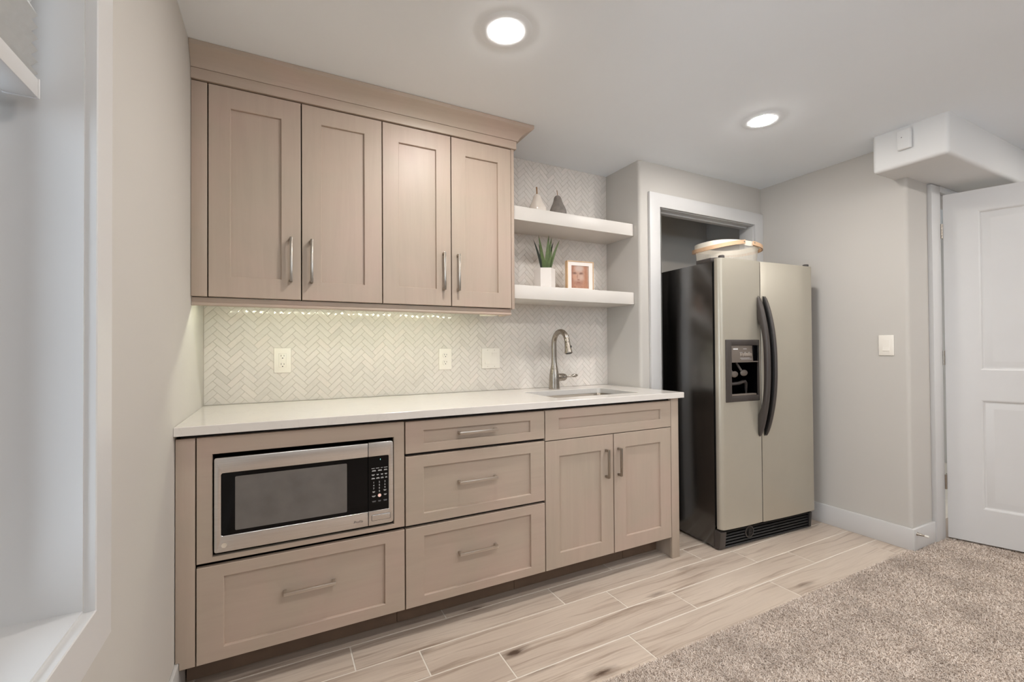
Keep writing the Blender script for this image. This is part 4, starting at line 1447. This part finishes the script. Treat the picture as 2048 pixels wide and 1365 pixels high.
# ------------------------------------------------------------------ refrigerator
def fridge():
    t = thing('refrigerator', 'side-by-side refrigerator with silver doors, black sides and ice dispenser', 'refrigerator', (2.535, -0.657, 0), R(-3.487))
    W, H2, zb, sp = 0.827, 1.674, 0.1225, 0.335
    P_ = lambda name, bm, m, lab=None, smooth=38, par=None: part(par or t, name, bm, m, lab, True, smooth)
    bm = B()
    box(bm, 0.012, W - 0.012, 0.10, 0.60, 0.012, 1.660)
    box(bm, 0, 0.012, 0.0, 0.60, 0.012, 1.660, 0.003); box(bm, W - 0.012, W, 0.0, 0.60, 0.012, 1.660, 0.003)
    box(bm, 0.012, W - 0.012, 0.0, 0.11, 1.648, 1.660); box(bm, 0.012, W - 0.012, 0.0, 0.11, 0.10, 0.112)
    P_('cabinet_body', bm, M['fridgeside'], 'glossy black cabinet sides')
    bm = B(); box(bm, 0.012, W - 0.012, -0.008, 0.004, 0.13, 1.655)
    # leave the dispenser cavity free of the gasket plate
    bm.free(); bm = B()
    box(bm, 0.008, W - 0.008, -0.0145, 0.0, 0.13, 0.845); box(bm, 0.008, W - 0.008, -0.0145, 0.0, 1.20, 1.655)
    box(bm, 0.008, 0.05, -0.0145, 0.0, 0.845, 1.20); box(bm, 0.31, W - 0.008, -0.0145, 0.0, 0.845, 1.20)
    P_('door_gasket', bm, M['void'])
    # doors: outline in plan extruded upward, outer edge well rounded, front very slightly bowed
    def plan(x0, x1, r0, r1, bow=0.004):
        yb, yf = -0.015, -0.051
        pts = [(x0, yb)]
        if r0:
            pts += [(x0 + r0 + r0 * math.cos(R(a)), yf + r0 + r0 * math.sin(R(a))) for a in range(180, 271, 15)]
        else:
            pts += [(x0, yf)]
        n = 10
        a0, a1 = x0 + r0, x1 - r1
        for i in range(1, n):
            s = i / n
            pts.append((a0 + (a1 - a0) * s, yf - bow * 4 * s * (1 - s)))
        if r1:
            pts += [(x1 - r1 + r1 * math.cos(R(a)), yf + r1 + r1 * math.sin(R(a))) for a in range(270, 361, 15)]
        else:
            pts += [(x1, yf)]
        pts += [(x1, yb)]
        return pts
    hx0, hx1, hz0, hz1 = 0.048, 0.305, 0.855, 1.195
    full = plan(0.0, sp - 0.003, 0.028, 0.004)
    def yfront(x):
        a0, a1 = 0.028, sp - 0.007
        s = min(1, max(0, (x - a0) / (a1 - a0)))
        return -0.051 - 0.004 * 4 * s * (1 - s)
    bm = B()
    prism(bm, full, zb, hz0, bev=0.002); prism(bm, full, hz1, H2, bev=0.002)
    bm.free(); bm = B()
    prism(bm, full, zb, hz0); prism(bm, full, hz1, H2)
    left = [p for p in full if p[0] <= hx0]
    lp = [p for p in full[:-1] if p[0] < hx0] + [(hx0, yfront(hx0)), (hx0, -0.015)]
    rp = [(hx1, -0.015), (hx1, yfront(hx1))] + [p for p in full if p[0] > hx1]
    prism(bm, lp, hz0, hz1); prism(bm, rp, hz0, hz1)
    bmesh.ops.remove_doubles(bm, verts=bm.verts, dist=1e-5)
    ld = P_('freezer_door', bm, M['fridgedoor'], 'narrow left door with dispenser', 30)
    bm = B(); prism(bm, plan(sp + 0.003, W, 0.004, 0.028), zb - 0.003, H2, bev=0.0015)
    rd = P_('fridge_door', bm, M['fridgedoor'], 'wide right door', 30)

    bm = B(); box(bm, sp + 0.0018, sp + 0.0034, -0.0475, -0.016, zb + 0.002, H2 - 0.004)
    P_('door_edge_strip', bm, M['charcoal'], 'dark edge strip', 38, rd)
    # handles: bowed bars
    def handle(cx, wid, out, par, name='handle', mat='charcoal', lab='charcoal bowed handle'):
        z0, z1 = 0.632, 1.466
        zi0, zi1 = 0.765, 1.325
        yb = -0.0535
        bm = B()
        rings = []
        n, m_ = 72, 16
        for k in range(n + 1):
            s_ = k / n
            e_ = abs(2 * s_ - 1)
            z = z0 + (z1 - z0) * s_
            yo = yb - 0.004 - out * (1 - e_ ** 2.2) ** 0.85
            si = (z - zi0) / (zi1 - zi0)
            yi = yb + 0.001
            if 0 < si < 1:
                yi = yb + 0.001 - (out - 0.026) * (1 - abs(2 * si - 1) ** 3.2) ** 0.8
            w_ = max(0.002, wid * (1 - e_ ** 16) ** 0.5 * (0.86 + 0.14 * e_))
            rings.append([bm.verts.new((cx + w_ / 2 * math.copysign(abs(math.cos(t_)) ** 0.55, math.cos(t_)), (yo + yi) / 2 + (yi - yo) / 2 * math.copysign(abs(math.sin(t_)) ** 0.7, math.sin(t_)), z)) for t_ in [2 * math.pi * q_ / m_ for q_ in range(m_)]])
        for p, q in zip(rings, rings[1:]):
            for k in range(m_):
                j = (k + 1) % m_
                bm.faces.new((p[k], p[j], q[j], q[k]))
        bm.faces.new(rings[0]); bm.faces.new(rings[-1])
        bmesh.ops.recalc_face_normals(bm, faces=bm.faces)
        P_(name, bm, M[mat], lab, 45, par)
    handle(0.3115, 0.036, 0.066, ld)
    handle(0.3680, 0.024, 0.070, rd)
    handle(0.3525, 0.009, 0.064, rd, 'handle_gap_shade', 'void', 'black strip for the shade beside the handle')  # black bar stands for the shaded gap beside the right handle

    # dispenser
    bm = B()
    yf = -0.058
    ox = (0.0385, 0.3130, 0.846, 1.2055)
    def fr(x0, x1, z0, z1):
        box(bm, x0, x1, yf, yf + 0.012, z0, z1, 0.003)
    fr(ox[0], 0.083, ox[2], ox[3]); fr(0.303, ox[1], ox[2], ox[3]); fr(0.080, 0.305, ox[2], 0.879); fr(0.080, 0.305, 1.172, ox[3])
    dsp = P_('dispenser_bezel', bm, M['charcoal'], 'charcoal dispenser surround', 38, ld)
    bm = B()
    prism(bm, [(yf + 0.006, 1.1735), (yf + 0.020, 1.1735), (yf + 0.020, 1.073), (yf + 0.001, 1.073), (yf - 0.001, 1.079)], 0.083, 0.303, axis='x', bev=0.001)
    pn = P_('dispenser_panel', bm, M['panelgrey'], 'grey dispenser control panel', 38, ld)
    bm = B()
    box(bm, 0.256, 0.3028, yf - 0.0016, yf + 0.004, 1.080, 1.171, 0.001)
    P_('panel_window', bm, M['gloss'], 'glossy black panel end', 38, ld)
    bm = B()
    for k in range(6):
        box(bm, 0.150 + k * 0.0165, 0.162 + k * 0.0165, yf - 0.0025, yf + 0.006, 1.108, 1.126, 0.003)
    P_('control_buttons', bm, M['buttongrey'], None, 38, pn)
    marks = [(0.098, 0.136, 1.147, 1.155, 0.0030), (0.180, 0.208, 1.1500, 1.1525, 0.0030), (0.150, 0.228, 1.0970, 1.0990, -0.0003), (0.156, 0.246, 1.0905, 1.0920, -0.0007)]
    marks += [(0.160 + k * 0.0165 - w_ / 2, 0.160 + k * 0.0165 + w_ / 2, 1.1300, 1.1320, 0.0008) for k, w_ in ((0, 0.020), (2, 0.010), (4, 0.014))]
    for a_, b_, c_, d_, y_ in marks:
        bm = B(); box(bm, a_, b_, yf + y_, yf + y_ + 0.002, c_, d_)
        P_('printed_mark', bm, M['legend'], 'pale printed mark', 0, pn)
    # cavity
    bm = B()
    x0, x1, z0, z1, yb = 0.081, 0.304, 0.877, 1.074, 0.085
    y0 = -0.050
    q = lambda *p: bm.faces.new([bm.verts.new(v) for v in p])
    q((x0, yb, z0), (x1, yb, z0), (x1, yb, z1), (x0, yb, z1))
    q((x0, y0, z0), (x0, yb, z0), (x0, yb, z1), (x0, y0, z1)); q((x1, y0, z0), (x1, y0, z1), (x1, yb, z1), (x1, yb, z0))
    q((x0, y0, z0), (x1, y0, z0), (x1, yb, z0), (x0, yb, z0)); q((x0, y0, z1), (x0, yb, z1), (x1, yb, z1), (x1, y0, z1))
    P_('dispenser_cavity', bm, M['gloss'], 'black dispenser cavity', 0, ld)
    for px_, pz_ in ((0.156, 1.002), (0.236, 1.008)):
        bm = B(); ellipsoid(bm, (px_, -0.012, pz_), 0.030, 0.008, 0.019, 20)
        tube(bm, [(px_ - 0.010, -0.006, pz_ + 0.008), (px_ - 0.024, 0.02, pz_ + 0.06)], 0.007, 10)
        P_('paddle', bm, M['panelgrey'], 'grey dispenser paddle', 38, dsp)
    bm = B(); tube(bm, [(0.12, 0.02, 0.948), (0.165, 0.004, 0.944), (0.20, -0.008, 0.948), (0.225, -0.012, 0.956), (0.243, -0.012, 0.956), (0.254, -0.009, 0.946), (0.262, -0.004, 0.925), (0.267, 0.0, 0.884)], [0.010, 0.010, 0.010, 0.010, 0.010, 0.010, 0.008, 0.005], 14)
    P_('ice_chute', bm, M['charcoal'], 'dark ice chute', 38, dsp)
    bm = B(); box(bm, 0.083, 0.285, yf + 0.001, -0.03, 0.8795, 0.889, 0.002)
    P_('drip_tray', bm, M['panelgrey'], 'grey drip tray edge', 38, dsp)
    # hinge covers on top
    bm = B()
    prism(bm, [(0.004, 0.120), (0.004, 0.012), (0.030, -0.012), (0.060, -0.02), (0.062, 0.0), (0.046, 0.120)], 1.6605, 1.684, bev=0.002)
    lathe(bm, [(0, 0), (0.017, 0), (0.017, 0.012), (0.014, 0.015), (0, 0.015)], (0.052, -0.020, 1.6800), 18)
    P_('hinge_cover', bm, M['charcoal'], 'dark grey hinge cover')
    bm = B()
    prism(bm, [(W - 0.120, 0.03), (W - 0.030, -0.028), (W - 0.008, -0.026), (W - 0.006, 0.03)], 1.6605, 1.684, bev=0.002)
    lathe(bm, [(0, 0), (0.017, 0), (0.017, 0.010), (0.014, 0.013), (0, 0.013)], (W - 0.026, -0.020, 1.6800), 18)
    P_('hinge_cover', bm, M['charcoal'], 'dark grey hinge cover')
    # toe grille
    bm = B()
    prism(bm, [(-0.030, 0.010), (-0.006, 0.004), (0.01, 0.004), (0.01, 0.112), (-0.012, 0.112), (-0.040, 0.104)], 0.0, 0.046, axis='x', bev=0.002)
    cp_ = P_('grille_end_cap', bm, M['charcoal'], 'charcoal grille end cap')
    bm = B()
    prism(bm, [(-0.030, 0.010), (-0.006, 0.004), (0.01, 0.004), (0.01, 0.112), (-0.012, 0.112), (-0.036, 0.104)], W - 0.045, W - 0.020, axis='x', bev=0.002)
    box(bm, 0.046, W - 0.045, 0.0, 0.010, 0.004, 0.112)
    for k in range(6):
        z = 0.008 + k * 0.0170
        prism(bm, [(-0.026, z), (-0.029, z + 0.003), (-0.024, z + 0.0085), (0.0, z + 0.011), (0.0, z + 0.002)], 0.046, W - 0.045, axis='x')
    gr = P_('toe_grille', bm, M['black'], 'black slatted toe grille')
    bm = B()
    lathe(bm, [(0.030, 0.0), (0.034, 0.0), (0.035, 0.006), (0.030, 0.007), (0.030, 0.0)], (0.245, -0.024, 0.070), 32, axis='y')
    P_('filter_ring', bm, M['charcoal'], 'round filter opening ring', 38, gr)
    bm = B(); lathe(bm, [(0, 0), (0.030, 0), (0.030, 0.001), (0, 0.001)], (0.245, -0.0265, 0.070), 32, axis='y')
    tube(bm, [(0.235, -0.030, 0.050), (0.232, -0.033, 0.070), (0.242, -0.030, 0.086)], 0.003, 8)
    P_('filter_cap', bm, M['void'], 'dark round filter cap', 38, gr)
    for q, r_ in ((0.02, 0.05), (W - 0.06, 0.05), (0.02, 0.5), (W - 0.06, 0.5)):
        bm = B(); lathe(bm, [(0, 0), (0.02, 0), (0.02, 0.004), (0.010, 0.005), (0.010, 0.0125), (0, 0.0125)], (q + 0.02, r_ + 0.02, 0), 18)
        P_('levelling_foot', bm, M['black'])
fridge()

# ------------------------------------------------------------------ wire basket on the fridge
def basket():
    cx, cy, z0 = 2.985, -0.415, 1.6605
    t = thing('wire_basket', 'white wire mesh basket with folded birch handles on top of the refrigerator', 'basket', (cx, cy, z0), R(-4))
    a0, b0, a1, b1, h = 0.192, 0.132, 0.208, 0.148, 0.181
    def ring(a, b, n=64, p=2.7):
        out = []
        for k in range(n):
            th = 2 * math.pi * k / n
            c, s = math.cos(th), math.sin(th)
            out.append((a * math.copysign(abs(c) ** (2 / p), c), b * math.copysign(abs(s) ** (2 / p), s)))
        return out
    bm = B()
    uvl = bm.loops.layers.uv.new('UVMap')
    lv = []
    for k in range(9):
        f = k / 8
        e = 1 - (1 - min(1, f * 4)) ** 2 * 0.12
        lv.append(((a0 + (a1 - a0) * f) * e, (b0 + (b1 - b0) * f) * e, 0.003 + h * f))
    rs = [[bm.verts.new((x, y, z)) for x, y in ring(a, b)] for a, b, z in lv]
    n = 64
    for q in range(len(rs) - 1):
        for k in range(n):
            j = (k + 1) % n
            f = bm.faces.new((rs[q][k], rs[q][j], rs[q + 1][j], rs[q + 1][k]))
            for lp, uv in zip(f.loops, ((k / n, q / 8), ((k + 1) / n, q / 8), ((k + 1) / n, (q + 1) / 8), (k / n, (q + 1) / 8))):
                lp[uvl].uv = uv
    bmesh.ops.recalc_face_normals(bm, faces=bm.faces)
    part(t, 'mesh_wall', bm, M['wire'], 'see-through white wire mesh', local=True, smooth=60)
    bm = B(); prism(bm, ring(a0 * 0.88, b0 * 0.88), 0.0, 0.003)
    part(t, 'base', bm, M['wirerim'], local=True)
    bm = B()
    bands = []
    for off, z in ((0.001, h - 0.026), (0.003, h - 0.026), (0.003, h + 0.006), (0.001, h + 0.006)):
        bands.append([bm.verts.new((x, y, z)) for x, y in ring(a1 + off, b1 + off)])
    for p, q in zip(bands, bands[1:] + bands[:1]):
        for k in range(n):
            j = (k + 1) % n
            bm.faces.new((p[k], p[j], q[j], q[k]))
    bmesh.ops.recalc_face_normals(bm, faces=bm.faces)
    part(t, 'rim', bm, M['wirerim'], 'solid white rim band', local=True, smooth=50)
    for sgn, px_ in ((-1, -0.022), (1, 0.052)):
        # strip bent round one half of the basket, sagging slightly towards its end
        half = []
        m_ = 36
        for k in range(m_ + 1):
            th = R(-90 + sgn * 180 * k / m_)
            c, s = math.cos(th), math.sin(th)
            x = (a1 + 0.012) * math.copysign(abs(c) ** (2 / 2.7), c) if abs(c) > 1e-6 else 0
            y = (b1 + 0.012) * math.copysign(abs(s) ** (2 / 2.7), s)
            half.append((x, y))
        pts = []
        for (x, y) in half:
            if sgn < 0:
                xx = px_ + x * (a1 + px_ + 0.014) / (a1 + 0.012)
                sag = (px_ - xx) / (a1 + 0.03)
                pts.append((xx, y, h - 0.006 - 0.044 * sag ** 1.2))
            else:
                xx = px_ + x * (a1 - px_ + 0.014) / (a1 + 0.012)
                sag = (xx - px_) / (a1 + 0.03)
                pts.append((xx, y, h - 0.008 - 0.030 * sag))
        bm = B()
        hh, th_ = 0.0125, 0.0035
        rings = []
        for i, p in enumerate(pts):
            a = Vector(pts[max(i - 1, 0)]); b = Vector(pts[min(i + 1, len(pts) - 1)])
            tg = (b - a).normalized(); nrm = Vector((tg.y, -tg.x, 0)).normalized()
            c = Vector(p)
            u_ = Vector((0, 0, 1))
            rings.append([bm.verts.new(c + nrm * th_ + u_ * hh), bm.verts.new(c - nrm * th_ + u_ * hh), bm.verts.new(c - nrm * th_ - u_ * hh), bm.verts.new(c + nrm * th_ - u_ * hh)])
        for p, q in zip(rings, rings[1:]):
            for k in range(4):
                j = (k + 1) % 4
                bm.faces.new((p[k], p[j], q[j], q[k]))
        bm.faces.new(rings[0]); bm.faces.new(rings[-1])
        bmesh.ops.recalc_face_normals(bm, faces=bm.faces)
        hd = part(t, 'handle', bm, M['birch'], 'folded birch veneer handle', local=True, smooth=30)
        bm = B(); lathe(bm, [(0, 0), (0.005, 0), (0.004, 0.003), (0, 0.0035)], (px_ + 0.010 * sgn, -(b1 + 0.0155), h - 0.006), 14, axis='y')
        o = bpy.data.objects.new('rivet', mesh_of('rivet', bm, M['nickel'])); COL.objects.link(o); o.parent = hd
basket()
